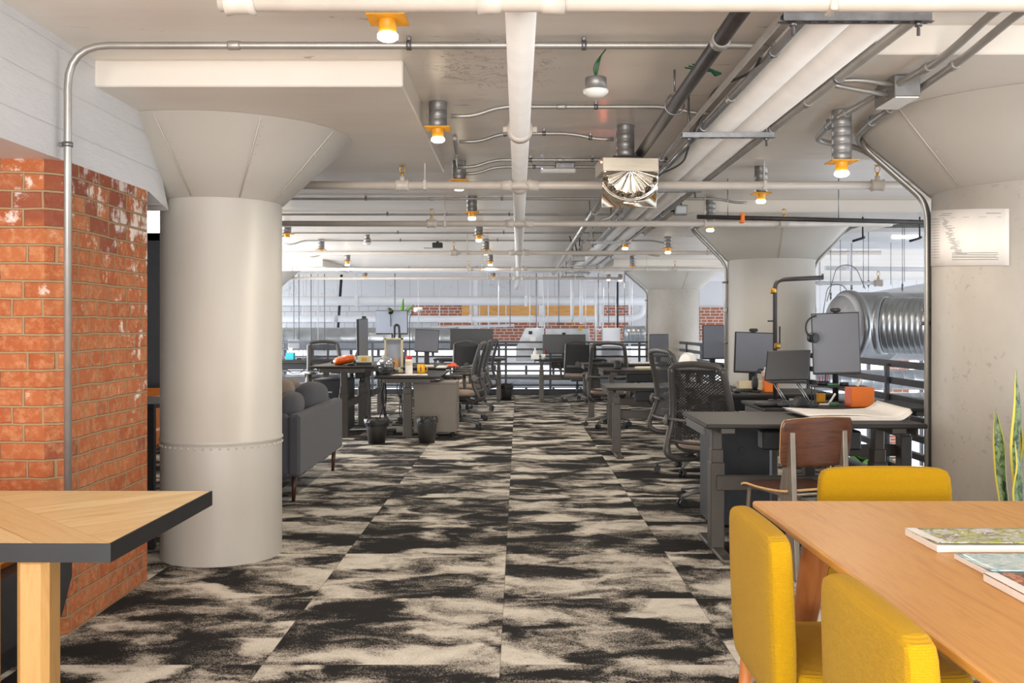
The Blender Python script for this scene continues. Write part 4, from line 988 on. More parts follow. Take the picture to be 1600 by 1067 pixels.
# ------------------------------------------------------------------ sofa and pillows
t = thing('sofa', 'charcoal fabric sofa with its back to the aisle and thin dark legs', 'sofa', (-1.60, 7.12, 0))
MB().box((-.045, .865, .425), (.09, 1.73, .455), .02).build('backrest', GREYFAB, t)
for y in (.05, 1.68): MB().box((-.50, y, .425), (.82, .10, .455), .025).build('armrest', GREYFAB, t)
MB().box((-.50, .865, .28), (.82, 1.53, .16), .02).build('seat_base', GREYFAB, t)
for y in (.48, 1.25): MB().blob((-.50, y, .42), (.80, .765, .15), 6, 32, 12, pz=3).build('seat_cushion', GREYFAB, t)
for x, y in ((-.06, .10), (-.06, 1.63), (-.85, .10), (-.85, 1.63)): MB().tube([(x, y, .205), (x-.01, y, 0)], [.022, .013], 12).build('leg', DARKLEG, t)
for i, (x, y, z, w_, h_, tl, m_, lb) in enumerate(((-1.80, 7.62, .60, .60, .38, 14, GREYFAB, 'charcoal back cushion closer to the riveted column on the sofa'), (-1.79, 8.32, .63, .64, .40, 12, GREYFAB, 'charcoal back cushion farther along the sofa'), (-1.98, 8.0, .70, .36, .36, 30, TAUPE, 'beige pointed throw pillow leaning on the charcoal cushions'), (-2.06, 8.45, .66, .5, .42, 24, TAUPE, 'brown throw pillow at the back of the sofa'))):
    M_ = Matrix.Translation((x, y, z)) @ Matrix.Rotation(math.radians(tl), 4, 'Y') @ Matrix.Rotation(.12*(-1)**i, 4, 'Z')
    tag(MB().blob((0, 0, 0), (.20, w_, h_), 3.2, 28, 14, M_, pz=2.6).build('cushion', m_), lb, 'cushion')
# tan sofa and dark counter table glimpsed between the brick pier and the riveted column
t = thing('tan_sofa', 'tan leather sofa glimpsed between the brick pier and the riveted column', 'sofa', (-4.3, 9.1, 0))
MB().box((0, 0, .30), (2.1, .85, .22), .05).build('seat_base', LEATHER, t); MB().box((0, .36, .52), (2.1, .20, .36), .06).build('backrest', LEATHER, t)
for x in (-.95, .93):
    MB().box((x, 0, .42), (.2, .85, .48), .05).build('armrest', LEATHER, t)
    for y in (-.34, .34): MB().cyl((x, y, 0), (x, y, .2), .02, seg=10).build('leg', DARKLEG, t)
for x in (-.42, .42): MB().box((x, -.06, .45), (.80, .68, .14), .04).build('seat_cushion', LEATHER, t)
t = thing('counter_table', 'narrow black steel counter table behind the brick pier', 'table', (-2.6, 5.95, 0))
MB().b2(-.5, .48, -.3, .3, .82, .85, .004).build('tabletop', BLACKM, t)
for x in (-.47, .455):
    for y in (-.27, .27): MB().box((x, y, .41), (.045, .045, .82), .003).build('leg', BLACKM, t)

# ------------------------------------------------------------------ sit-stand desks
def desk(label, x, y, rz, w_, d_, h, group='sit-stand desks', cable=True, feet_d=None, leg_at=None):
    """local x is the long side, y the depth; origin at the centre on the floor"""
    t = thing('standing_desk', label, 'desk', (x, y, 0), rz, group)
    MB().box((0, 0, h-.0125), (w_, d_, .025), .006).build('desktop', DESKTOP, t)
    lx = w_/2-.13
    for s_ in (-1, 1):
        x_ = s_*lx
        mb = MB().box((x_, 0, (h-.06+.58)/2), (.055, .075, h-.06-.58+.02), .004)
        mb.box((x_, 0, .545), (.067, .09, .09), .004).box((x_, 0, .265), (.080, .105, .50), .005)
        lg = mb.build('leg', DESKLEG, t)
        MB().box((x_, 0, .0125), (.075, d_*.93, .025), .008).build('foot', DESKLEG, lg)
        MB().b2(x_-.04, x_+.04, -d_*.42, d_*.42, h-.06, h-.026, .004).build('support_arm', DESKLEG, t)
        MB().b2(s_*(w_/2-.012)-.006, s_*(w_/2-.012)+.006, -d_*.36, d_*.36, h-.075, h-.026, .003).build('side_bracket', DESKLEG, t)
    MB().box((0, .062, .40), (2*lx+.02, .03, .085), .004).build('crossbar', DESKLEG, t)
    MB().b2(-lx, lx, -.03, .03, h-.058, h-.03).build('top_beam', DESKLEG, t)
    if cable:
        mb = MB().b2(-.32, .24, .05, .17, h-.17, h-.06, .01)
        mb.tube(fillet([(-.2, .1, h-.16), (-.12, .1, h-.24), (.05, .1, h-.23), (.12, .1, h-.16)], .06), .008, 8)
        mb.build('cable_tray', BLACK, t)
    return t
desk('sit-stand desk behind the plywood chair with rolled drawings on it', 1.62, 5.665, PI, 1.20, .79, .77)
desk('sit-stand desk holding the laptop stand and the tall portrait monitor', 2.30, 7.02, 0, 1.22, .74, .74)
desk('sit-stand desk behind the black gooseneck pipe stand', 2.02, 8.05, 0, 1.02, .74, .765)
desk('lower sit-stand desk reaching into the aisle on the railing side', 1.52, 9.92, 0, 1.30, .78, .70)
desk('sit-stand desk just behind the lower one on the railing side', 1.62, 11.55, 0, 1.30, .78, .80)
desk('sit-stand desk with keyboard and papers by the far railing side chairs', 1.50, 13.75, 0, 1.20, .76, .78)
desk('sit-stand desk with the white hard hat near the atrium', 2.42, 12.95, 0, .60, .70, .80, cable=False)
desk('raised sit-stand desk with the orange bag, sofa side', -2.04, 12.05, -PI/2, 1.6, .745, .84)
desk('sit-stand desk with yellow mug and papers facing the aisle', -1.295, 12.05, -PI/2, 1.6, .765, .72)
desk('sit-stand desk right behind the raised one with the orange bag', -2.04, 13.75, -PI/2, 1.6, .745, .78)
desk('sit-stand desk with the pale square monitor and red rag', -1.295, 13.75, -PI/2, 1.6, .765, .75)
desk('sit-stand desk below the wide dark monitor at the far railing', -.84, 17.05, 0, 1.25, .70, .74)
desk('sit-stand desk with white box and pens at the far railing', .90, 17.05, 0, 1.25, .70, .73)
desk('sit-stand desk with the teal tissue box past the sofa', -3.75, 16.45, 0, 1.25, .70, .74)

# storage
t = thing('pedestal_cabinet', 'taupe steel pedestal cabinet on casters under the mug desk', 'cabinet', (-.98, 11.42, 0))
MB().box((0, .22, .345), (.50, .50, .57), .006).build('body', CAB, t); MB().box((0, .22, .637), (.51, .51, .022), .004).build('lid', CAB, t)
for z in (.16, .35, .54): MB().box((.253, .22, z), (.008, .46, .17), .002).build('drawer', CAB, t)
for x in (-.19, .19):
    for y in (.06, .42): MB().cyl((x-.012, y, .03), (x+.012, y, .03), .03, seg=16).cyl((x, y, .03), (x, y, .065), .008, seg=8).build('caster', BLACK, t)
t = thing('black_locker', 'black storage pedestal with a round cable hole under the drawings desk', 'cabinet', (1.40, 6.28, 0))
MB().b2(-.19, .19, -.20, .22, .04, .665, .02).build('body', BLACKM, t)
MB().b2(-.205, -.165, -.225, -.20, .04, .675, .006).build('edge_profile', DESKLEG, t)
MB().cyl((.0, -.199, .52), (.0, -.208, .52), .027, seg=20).build('cable_hole', BLACK, t)
for x in (-.15, .15): MB().cyl((x-.012, -.15, .02), (x+.012, -.15, .02), .02, seg=12).cyl((x-.012, .15, .02), (x+.012, .15, .02), .02, seg=12).build('caster', BLACK, t)
t = thing('computer_tower', 'pale computer tower on the floor behind the aisle chair', 'computer', (-.86, 14.4, 0))
MB().b2(-.09, .09, -.2, .2, .01, .43, .008).build('case', WHITEP, t); MB().b2(-.07, .07, -.206, -.2, .05, .38).build('front_panel', STEEL, t); MB().b2(-.05, .05, -.209, -.206, .3, .33).build('drive_slot', BLACK, t)
t = thing('black_locker', 'black cabinet under the raised desk with the orange bag', 'cabinet', (-2.29, 12.0, 0))
MB().b2(-.2, .22, -.25, .30, .03, .66, .008).build('body', BLACKM, t); MB().b2(-.19, .21, -.262, -.25, .05, .64, .004).build('door', BLACKM, t); MB().b2(-.02, .04, -.27, -.262, .5, .515).build('handle', STEEL, t)
def waste_bin(label, x, y, r, h, full):
    t = thing('waste_bin', label, 'bin', (x, y, 0), 0, 'black waste bins')
    MB().lathe([(0, .004), (r*.74, 0), (r*.95, h*.78), (r*.97, h), (r*.92, h), (r*.7, .02), (0, .02)], seg=32).build('bin', BINP, t)
    def fn(u, v):
        a = 2*PI*u; q = R.uniform(-1, 1) if 0 < u < 1 else 0
        if v < .5: return ((r*(1.03+.09*full*math.sin(v*2*PI))+.006*q)*math.cos(a), (r*(1.03+.09*full*math.sin(v*2*PI))+.006*q)*math.sin(a), h*(.74 if full else .84)+(h*1.06-h*(.74 if full else .84))*(v/.5)+.006*q)
        k_ = (v-.5)/.5; return (r*(1.0-.35*k_)*math.cos(a), r*(1.0-.35*k_)*math.sin(a), h*1.06-k_*.10*h+.012*q)
    MB().grid(fn, 48, 10).build('liner', LINER, t)
waste_bin('black waste bin with a baggy liner between the two near sofa side desks', P(589, 692, 10.86).x, 10.84, .125, .265, 1)
waste_bin('black waste bin with a tight liner in front of the taupe pedestal cabinet', P(667, 692, 10.86).x, 10.86, .118, .270, 0)
waste_bin('small black waste bin by the far railing next to a desk leg', P(791, 622, 17.3).x, 17.2, .12, .27, 1)

# ------------------------------------------------------------------ office chairs
def base5(t, m_, r=.30, a0=.3):
    MB().cyl((0, 0, .10), (0, 0, .30), .027, seg=14).cyl((0, 0, .28), (0, 0, .40), .016, seg=12).build('gas_column', BLACKM, t)
    for i in range(5):
        a = a0+2*PI*i/5; d = Vector((math.cos(a), math.sin(a), 0)); e = Vector((-d.y, d.x, 0))
        MB().tube([Vector((0, 0, .125))+d*.015, Vector((0, 0, .115))+d*.12, Vector((0, 0, .078))+d*r], [.030, .024, .015], 10, flat=.8).build('base_arm', m_, t)
        arm_ = kids(t)[-1]; q = d*r; mb = MB()
        for s_ in (-1, 1): mb.cyl(q+e*s_*.008+Vector((0, 0, .029)), q+e*s_*.028+Vector((0, 0, .029)), .029, seg=18)
        mb.cyl(q+Vector((0, 0, .03)), q+Vector((0, 0, .075)), .009, seg=8); mb.build('caster', BLACK, arm_)
PROF = [(1.075, -.305), (1.0, -.285), (.90, -.255), (.80, -.228), (.70, -.212), (.62, -.216), (.55, -.236), (.49, -.262)]
def byz(z):
    for (z0, y0), (z1, y1) in zip(PROF, PROF[1:]):
        if z <= z0 and z >= z1: return y1+(y0-y1)*(z-z1)/(z0-z1)
    return PROF[0][1] if z > PROF[0][0] else PROF[-1][1]
def bw(z): return .205+.045*max(0, min(1, (1.05-z)/.5))
def mesh_chair(label, x, y, face, group):
    """ergonomic chair: ribbed cellular back in a curved frame; local front is +y"""
    t = thing('office_chair', label, 'chair', (x, y, 0), -math.radians(face), group)
    mb = MB()                                        # cellular back: diamond holes
    nu, nv = 15, 25
    def S(u, v):
        z = .50+.545*v; x_ = 2*u-1
        return Vector((x_*(bw(z)-.012), byz(z)+.012-.035*(1-x_*x_), z+.012*(1-x_*x_)))
    for j in range(nv*2):
        for i in range(nu):
            uc = (i+.5+(.5 if j % 2 else 0))/nu; vc = (j+.5)/(nv*2)
            if uc > 1: continue
            du, dv = .5/nu, 1/(nv*2); cl = lambda a: max(0, min(1, a))
            out = [(uc-du, vc), (uc, vc-dv), (uc+du, vc), (uc, vc+dv)]
            hole = .52
            vs = [S(cl(a), cl(b)) for a, b in out]+[S(cl(uc+(a-uc)*hole), cl(vc+(b-vc)*hole)) for a, b in out]
            mb.add(vs, [(q, (q+1) % 4, 4+(q+1) % 4, 4+q) for q in range(4)])
    mb.build('back_mesh', MESHM, t)
    fr = MB(); side = []
    for s_ in (-1, 1):
        pts = [(s_*bw(z), y_, z) for z, y_ in PROF]
        pts = [(s_*.198, -.302, 1.06)]+pts[1:]+[(s_*.245, -.292, .43), (s_*.235, -.285, .385), (s_*.20, -.235, .35), (s_*.15, -.12, .345), (s_*.08, 0, .35)]
        fr.tube(fillet(pts, .05, 3), [.026]*len(fillet(pts, .05, 3)), 10, flat=.85, up=(0, 1, 0))
    fr.tube(fillet([(-.205, -.300, 1.045), (-.165, -.312, 1.078), (0, -.335, 1.095), (.165, -.312, 1.078), (.205, -.300, 1.045)], .06), .024, 10, flat=.6, up=(0, 1, 0))
    fr.tube(fillet([(-.245, -.262, .50), (-.12, -.275, .487), (.12, -.275, .487), (.245, -.262, .50)], .06), .013, 8)
    fr.build('back_frame', CHAIRP, t)
    for s_ in (-1, 1): MB().tube([(s_*.262, -.235, .65), (s_*.275, -.24, .65), (s_*.29, -.245, .65)], [.02, .034, .022], 14, flat=1.35).tube([(s_*.275, -.235, .66), (s_*.10, -.268, .655)], .011, 8).build('lumbar_knob', CHAIRG, t)
    MB().blob((0, .02, .455), (.49, .47, .085), 4, 32, 12, pz=2.4).build('seat', SEATFAB, t)
    MB().box((0, .0, .385), (.20, .26, .07), .02).box((0, .02, .415), (.40, .38, .02), .008).build('mechanism', CHAIRP, t)
    for s_ in (-1, 1):
        ar = MB().tube(fillet([(s_*.10, .02, .40), (s_*.26, .01, .40), (s_*.305, -.01, .44), (s_*.30, .0, .66)], .06), .021, 10, flat=1.5)
        ap = ar.build('arm_post', CHAIRP, t)
        MB().blob((s_*.295, .03, .68), (.10, .27, .045), 3.5, 24, 10).build('arm_pad', CHAIRP, ap)
    base5(t, CHAIRG, .30, .3+x)
    return t
def task_chair(label, x, y, face, group):
    """task chair with slim uprights and a flat arch on top"""
    t = thing('office_chair', label, 'chair', (x, y, 0), -math.radians(face), group)
    MB().grid(lambda u, v: ((2*u-1)*.215*(1-.06*v), -.22-.07*v-.02*(1-(2*u-1)**2), .50+.49*v), 12, 16).build('back_mesh', MESHM, t, sol=.004)
    fr = MB()
    for s_ in (-1, 1): fr.tube(fillet([(s_*.225, -.20, .42), (s_*.225, -.225, .55), (s_*.205, -.295, 1.0)], .08), .015, 8)
    fr.build('back_frame', CHAIRG, t)
    MB().tube(fillet([(-.205, -.293, .985), (-.19, -.30, 1.02), (0, -.305, 1.065), (.19, -.30, 1.02), (.205, -.293, .985)], .06), .013, 8).build('top_rail', CHAIRP, t)
    MB().cyl((0, -.275, .66), (0, -.30, .66), .045, seg=20).box((0, -.27, .62), (.38, .02, .05), .008).build('lumbar_support', CHAIRP, t)
    MB().blob((0, .02, .46), (.48, .46, .09), 4, 28, 12, pz=2.4).build('seat', SEATFAB, t)
    MB().box((0, 0, .39), (.24, .28, .07), .02).box((0, -.18, .42), (.44, .08, .03), .01).build('mechanism', CHAIRP, t)
    for s_ in (-1, 1):
        MB().tube(fillet([(s_*.12, .0, .41), (s_*.28, .0, .41), (s_*.29, .0, .64)], .05), .02, 8).build('arm_post', CHAIRP, t)
        MB().blob((s_*.29, .03, .655), (.09, .25, .04), 3.5, 20, 8).build('arm_pad', CHAIRP, t)
    base5(t, CHAIRG, .30, .2)
    return t
g_ = 'cellular-backed office chairs'
a_ = mesh_chair('office chair turned back-on just behind the drawings desk', 1.45, 7.16, 38, g_)
dup(a_, (1.54, 8.68, 0), -math.radians(70), 'office chair seen almost side-on before the lower railing side desk')
dup(a_, (1.17, 12.62, 0), -math.radians(6), 'office chair back-on with a mug on the desk before it, railing side')
dup(a_, (-.75, 12.35, 0), -math.radians(-82), 'office chair side-on beside the taupe pedestal cabinet, facing the mug desk')
dup(a_, (-.72, 13.6, 0), -math.radians(-86), 'office chair side-on behind the first aisle chair, facing the desks')
dup(a_, (-.66, 15.1, 0), -math.radians(-80), 'office chair side-on closest to the far railing, facing the desks')
dup(a_, (-2.55, 13.2, 0), -math.radians(150), 'office chair behind the orange bag, facing the sofa')
a_.scale = (1, 1, .945)
g_ = 'arched task chairs at the far railing'
b_ = task_chair('black task chair with thin arched top before the far dark monitor with webcam', 1.02, 16.85, 2, g_)
dup(b_, (-.86, 16.4, 0), 0, 'black task chair with arched top before the wide dark far monitor')
# ------------------------------------------------------------------ monitors
def monitor(label, x, y, zc, w_, h, face, m_scr, deskz, stand='post', lean=0.0, rim=.008, web=None, shear=0.0):
    """face: compass angle the screen looks to, 180 = straight at the entrance"""
    t = thing('monitor', label, 'monitor', (x, y, deskz+.0005), math.radians(180-face))
    M_ = Matrix.Translation((0, 0, zc-deskz)) @ Matrix.Rotation(lean, 4, 'X') @ Matrix.Rotation(shear, 4, 'Y')
    MB().box((0, .012, 0), (w_, .028, h), .005, M_).build('housing', BLACK, t)
    MB().box((0, -.0035, .004), (w_-2*rim, .006, h-2*rim-.008), .001, M_).build('screen', m_scr, t)
    z0 = zc-deskz-h/2
    if stand == 'post':
        MB().box((0, .045, (z0+.12)/2+.004), (.07, .025, max(.05, z0+.12)), .006).build('stand_post', BLACK, t)
        MB().box((0, .03, .006), (.24, .17, .012), .004).build('stand_base', BLACK, t)
    elif stand == 'arm':
        MB().tube(fillet([(.0, .10, .0), (.0, .10, zc-deskz-.06), (0, .025, zc-deskz)], .06), .022, 12).build('stand_arm', BLACK, t)
        MB().cyl((0, .10, 0), (0, .10, .012), .06, seg=20).build('stand_base', BLACK, t)
    elif stand == 'leg':
        MB().tube([(.0, .03, zc-deskz-.02), (.02, .13, 0)], [.028, .022], 10, flat=.6).build('stand_leg', BLACK, t)
        MB().box((.02, .11, .006), (.12, .16, .012), .004).build('stand_base', BLACK, t)
    return t
def webcam(label, x, y, z, rz=0):
    t = thing('webcam', label, 'webcam', (x, y, z), rz)
    MB().box((0, -.012, .018), (.075, .03, .028), .01).build('body', BLACK, t); MB().cyl((0, -.027, .018), (0, -.031, .018), .008, seg=12).build('lens', BLACKM, t)
    MB().box((0, .006, .0015), (.035, .04, .003), .001).b2(-.015, .015, .022, .026, -.03, .003).build('clip', BLACK, t)
m1 = P(1306, 536, 7.1)
monitor('tall portrait monitor with headset on its corner, by the railing', m1.x, m1.y, 1.175, .335, .45, 197, SCREEN, .74, 'arm', shear=math.radians(-2))
webcam('small webcam on the tall portrait monitor', P(1306, 0, 7.1).x, 7.11, 1.402, -.3)
monitor('grey monitor on the desk behind the gooseneck pipe stand', P(1179, 0, 8.3).x, 8.3, 1.075, .345, .35, 176, SCREEN, .765, 'post', shear=math.radians(2))
webcam('small webcam on the grey monitor behind the gooseneck pipe stand', P(1177, 0, 8.3).x, 8.305, 1.2505)
monitor('grey monitor partly hidden by the smooth column, above the hard hat', P(1117, 0, 13.0).x, 13.05, 1.09, .32, .46, 168, SCREEN, .80, 'post')
monitor('small shiny grey monitor before the far pitted column', P(1030, 0, 13.95).x, 13.95, 1.025, .28, .33, 172, SCREEN, .78, 'post')
monitor('wide black monitor at the far railing without a webcam', P(736.5, 0, 17.2).x, 17.2, 1.08, .76, .355, 180, SCREEND, .74, 'post')
monitor('wide black monitor at the far railing with a webcam on top', P(881.5, 0, 17.2).x, 17.2, .985, .76, .345, 180, SCREEND, .73, 'post')
webcam('tiny webcam on the far black monitor', P(881, 0, 17.2).x, 17.205, 1.158)
m_ = P(667, 534, 13.4)
monitor('pale grey square monitor leaning slightly, mug desk row', m_.x, 13.4, 1.10, .33, .315, 172, SCREENL if False else SCREEN, .75, 'post', shear=math.radians(3))
monitor('tall monitor seen nearly edge-on above the orange bag desk', -1.93, 12.1, 1.145, .36, .50, 100, SCREEN, .84, 'leg', shear=math.radians(-2))
webcam('small black webcam on top of the edge-on monitor', -1.93, 12.1, 1.396, 1.0)
monitor('large pale monitor in front of the leafy plant', P(612, 503, 13.2).x, 13.2, 1.355, .435, .325, 180, SCREENL, .78, 'arm')
t = thing('clip_lamp', 'small black clip-on lamp at the top of the large pale monitor', 'lamp', P(610, 487, 13.155))
MB().cyl((-.02, 0, .03), (.015, -.05, -.01), .028, .034, 14).build('lamp_head', BLACK, t); MB().cyl((0.006, -.042, 0), (.012, -.049, -.008), .03, seg=14).build('lens', WHITEP, t)
MB().tube(fillet([(0, .02, 0), (.0, .03, -.1), (.0, .04, -.2)], .04), .005, 6).b2(-.02, .02, -.005, .07, -.012, .012).build('arm', BLACK, t)
t = thing('easel_stand', 'dark A-shaped stand in front of the large pale monitor', 'stand', (P(619, 0, 12.7).x, 12.75, .7205+.0))
hz = P(0, 507, 12.75).z-.7205
MB().tube(fillet([(-.035, 0, 0), (-.03, 0, hz-.02), (.0, 0, hz), (.03, 0, hz-.02), (.06, -.05, 0)], .03), .016, 8).build('frame', BLACKM, t); MB().b2(-.06, .09, -.08, .04, 0, .01).build('base', BLACKM, t)
# laptop-like display on a two-strut stand
t = thing('portable_display', 'dark tilted screen on a two-strut metal stand behind the walnut chair', 'display', (P(1231, 0, 6.9).x, 6.9, .7405), math.radians(-4))
M_ = Matrix.Translation((0, 0, .285)) @ Matrix.Rotation(-.16, 4, 'X') @ Matrix(((1, 0, .13, 0), (0, 1, 0, 0), (.02, 0, 1, 0), (0, 0, 0, 1)))
MB().box((0, .01, 0), (.305, .014, .215), .005, M_).build('housing', BLACK, t); MB().box((0, .0015, 0), (.295, .004, .203), .001, M_).build('screen', SCREEND, t)
MB().box((.0, .02, .165), (.26, .18, .012), .004).build('tray', BLACK, t)
for x in (-.075, .085):
    for q in (0, .016): MB().tube([(x+q-.03, -.02, .16), (x+q+.05, -.06, .012)], .004, 8).build('strut', STEEL, t)
MB().box((.05, -.05, .006), (.26, .16, .012), .004).build('base', BLACKM, t)
# gooseneck pipe stand
t = thing('pipe_stand', 'black gooseneck pipe stand with brass fittings rising behind the tilted screen', 'stand', (P(1211, 0, 7.27).x, 7.27, .7405))
h_ = P(0, 437, 7.27).z-.7405
MB().tube(fillet([(0, 0, 0), (0, 0, h_), (.36, 0, h_+.016)], .07, 8), .0165, 14).build('pipe', BLACKPIPE, t)
MB().cyl((0, 0, 0), (0, 0, .015), .05, seg=20).build('floor_flange', BLACKPIPE, t)
for z, dx in ((h_-.085, -.02), (.415, .01)): MB().cyl((dx-.02, -.02, z), (dx+.02, -.02, z), .021, seg=12).box((dx, -.03, z), (.034, .03, .034), .008).build('fitting', BRASS, t)
MB().cyl((-.055, 0, .60), (0, 0, .60), .006, seg=8).build('peg', BLACKPIPE, t); MB().cyl((.355, 0, h_+.016), (.355, 0, h_+.045), .008, seg=8).build('end_cap', BLACKPIPE, t)
MB().cyl((.035, 0, .40), (.035, 0, .56), .006, seg=8).build('rod', BLACK, t)
# headset on the portrait monitor's corner
t = thing('headset', 'black headset hooked on the corner of the tall portrait monitor', 'headset', P(1271, 512, 6.98))
MB().tube([(.02-.075*math.sin(a*PI/10*1.0), 0, .085*math.cos(a*PI/10)) for a in range(0, 11)], .007, 8).build('headband', BLACK, t)
MB().cyl((.005, -.03, -.075), (-.012, .02, -.07), .036, seg=20).build('ear_cup', BLACK, t); MB().cyl((.007, -.036, -.075), (.004, -.028, -.075), .026, seg=20).build('ear_pad', BLACKM, t)

# ------------------------------------------------------------------ things on the railing side desks
t = thing('drawing_set', 'stack of large rolled-edge drawing sheets on the desk behind the plywood chair', 'drawings', (0, 0, .7705))
def sheetf(k_):
    ox = R.uniform(-.02, .02)
    def fn(u, v):
        x0 = 1.69+.01*(1-v)+ox-.012*k_; x = x0+u*(2.205-x0)
        return (x, 5.44+.50*v+.01*k_, .004+.0055*k_+.045*max(0, (u-.86)/.14)**1.6+.006*math.sin(u*5+v*2)*(k_ > 3))
    return fn
for k_ in range(5): MB().grid(sheetf(k_), 30, 6).build('sheet', PAPER, t, sol=.002)
def gbox(name, label, cat, c, d, m_, rz=0, r=.003, parts=()):
    t = thing(name, label, cat, c, rz)
    MB().box((0, 0, d[2]/2+.0005), d, r).build('body', m_, t)
    for nm, b_, mm in parts: MB().b2(*b_, .0005).build(nm, mm, t)
    return t
gbox('orange_box', 'bright orange cube box at the end of the drawings', 'box', (2.385, 6.80, .7405), (.165, .11, .135), ORANGE, .1, parts=(('side', (-.0835, -.0822, -.054, .054, .002, .133), ORED),))
gbox('orange_box', 'small orange box between the headset hook and the grey monitor', 'box', (P(1204, 0, 7.95).x, 7.95, .7655), (.115, .08, .125), ORANGE, 0, parts=(('lid', (-.058, .058, -.041, .041, .115, .1265), ORED),))
gbox('yellow_tin', 'yellow patterned tin under the desk shelf riser', 'tin', (P(1284, 0, 7.18).x, 7.2, .7405), (.055, .05, .075), AMBER, 0, parts=(('lid', (-.028, .028, -.026, .026, .068, .077), BLACK),))
t = thing('shelf_riser', 'black desktop riser with thin legs under the portrait monitor', 'shelf', (2.335, 7.13, .7405), -.12)
MB().b2(-.18, .20, -.07, .07, .115, .127, .002).build('shelf', BLACKM, t)
for x in (-.17, .19):
    for y in (-.06, .06): MB().box((x, y, .0575), (.008, .008, .115), .001).build('leg', BLACKM, t)
zr = .7405+.128
t = thing('pen_tray', 'black pen tray with coloured pens on the desktop riser', 'tray', (P(1287, 0, 7.15).x, 7.16, zr))
MB().lathe([(0, 0), (.035, 0), (.038, .03), (.034, .03), (.032, .004), (0, .004)], seg=20, sx=1.2).build('tray', BLACK, t)
for i, (x, m_) in enumerate(((-.02, REDP), (-.005, mat('purple_pen', rgb(110, 60, 140), .4, noise=.03, nscale=9)), (.012, BLACK), (.024, REDP))): MB().cyl((x, 0, .006), (x+.006*(i-1), .0, .062+.008*i), .0045, seg=8).build('pen', m_, t)
gbox('green_box', 'flat green box on the desktop riser', 'box', (P(1301, 0, 7.1).x, 7.11, zr), (.075, .05, .016), GREENB, 0, parts=(('lid', (-.038, .038, -.026, .026, .011, .0165), GREENB),))
def roll(label, x, y, z, m_, m2):
    t = thing('tape_roll', label, 'tape', (x, y, z)); MB().lathe([(.018, 0), (.032, 0), (.032, .024), (.018, .024), (.018, 0)], seg=24).build('roll', m_, t); MB().lathe([(.0175, -.0), (.0185, 0), (.0185, .0245), (.0175, .0245)], seg=24).build('core', m2, t)
roll('dark tape roll on the desktop riser beside the green box', P(1319, 0, 7.1).x, 7.10, zr, BLACKM, PAPER); roll('green tape roll on the desk below the riser', P(1304, 0, 6.85).x, 6.86, .741, GREENB, PAPER)
t = thing('card_holder', 'pale folded card holder standing under the riser', 'holder', (P(1292, 0, 6.95).x, 6.96, .7405), -.3)
MB().prism([(-.05, 0), (.05, 0), (.05, .006), (-.045, .006)], -.035, .035, M=Matrix.Rotation(PI/2, 4, 'X')).build('foot', PAPER, t)
MB().box((.01, .0, .05), (.012, .07, .10), .002, Matrix.Rotation(.55, 4, 'Y')).build('card', PAPER, t)
t = thing('desk_clamp', 'pale angled clamp at the foot of the portrait monitor', 'clamp', (P(1336, 0, 7.05).x, 7.02, zr), 0)
MB().box((0, 0, .03), (.014, .05, .06), .003, Matrix.Rotation(.5, 4, 'Y')).build('plate', WHITEP, t); MB().cyl((0.01, 0, 0), (.02, 0, .05), .006, seg=8).build('screw', STEEL, t)
t = thing('ergonomic_keyboard', 'black padded wrist-rest keyboard in front of the tilted screen', 'keyboard', (P(1206, 0, 6.78).x, 6.80, .7405), -.15)
MB().blob((0, .05, .016), (.25, .16, .03), 4, 28, 8).build('body', BLACK, t); MB().blob((-.04, -.045, .018), (.14, .06, .032), 3, 20, 8).build('wrist_pad', BLACKM, t); MB().blob((.07, -.05, .017), (.09, .06, .03), 3, 20, 8).build('wrist_pad', BLACKM, t)
t = thing('vertical_mouse', 'lumpy black vertical mouse beside the padded keyboard', 'mouse', (P(1251, 0, 6.74).x, 6.76, .7405), .2)
MB().prism([(-.055, 0), (.05, 0), (.042, .045), (.015, .075), (-.02, .07)], -.05, .05, M=Matrix.Rotation(PI/2, 4, 'X')).build('body', BLACK, t, bev=.014); MB().blob((0, 0, .003), (.2, .14, .005), 5, 24, 4).build('pad', BLACKM, t)
t = thing('headset_stand', 'black headset stand with a curved arm on the grey monitor desk', 'stand', (P(1182, 0, 7.9).x, 7.92, .7655))
MB().box((0, 0, .008), (.07, .08, .015), .004).build('base', BLACK, t); MB().tube(fillet([(0, 0, .01), (0, 0, .15), (.03, 0, .19), (.06, 0, .18)], .03), .008, 10).build('arm', BLACK, t)
MB().blob((-.01, -.01, .075), (.05, .06, .11), 3, 20, 10).build('ear_cup', BLACK, t)
t = thing('tissue_pack', 'crumpled white tissues sticking up behind the small orange box', 'tissue', (P(1198, 0, 8.12).x, 8.12, .7655))
MB().box((0, 0, .06), (.05, .05, .12), .006).build('pack', WHITEP, t)
mb = MB(); mb.grid(lambda u, v: ((u-.5)*.085*(1-.3*v)+.01*math.sin(v*9), .012*math.sin(u*11+v*5), .115+.07*v+.01*math.sin(u*7)), 10, 8); mb.build('tissue', PAPER, t, sol=.002)
def keyboard(label, x, y, z, rz=0, w_=.36, m_=BLACK):
    t = thing('keyboard', label, 'keyboard', (x, y, z), rz)
    MB().box((0, 0, .009), (w_, .13, .018), .004).build('case', m_, t); mb = MB()
    for i in range(14):
        for j in range(4): mb.box((-w_/2+.02+(w_-.04)*i/13, -.045+.03*j, .0195), (.019, .022, .006), .002)
    mb.build('keys', BLACKM if m_ is BLACK else WHITEP, t)
    return t
keyboard('black keyboard propped on the grey monitor desk', P(1163, 0, 7.95).x, 7.98, .7655, .1, .24)
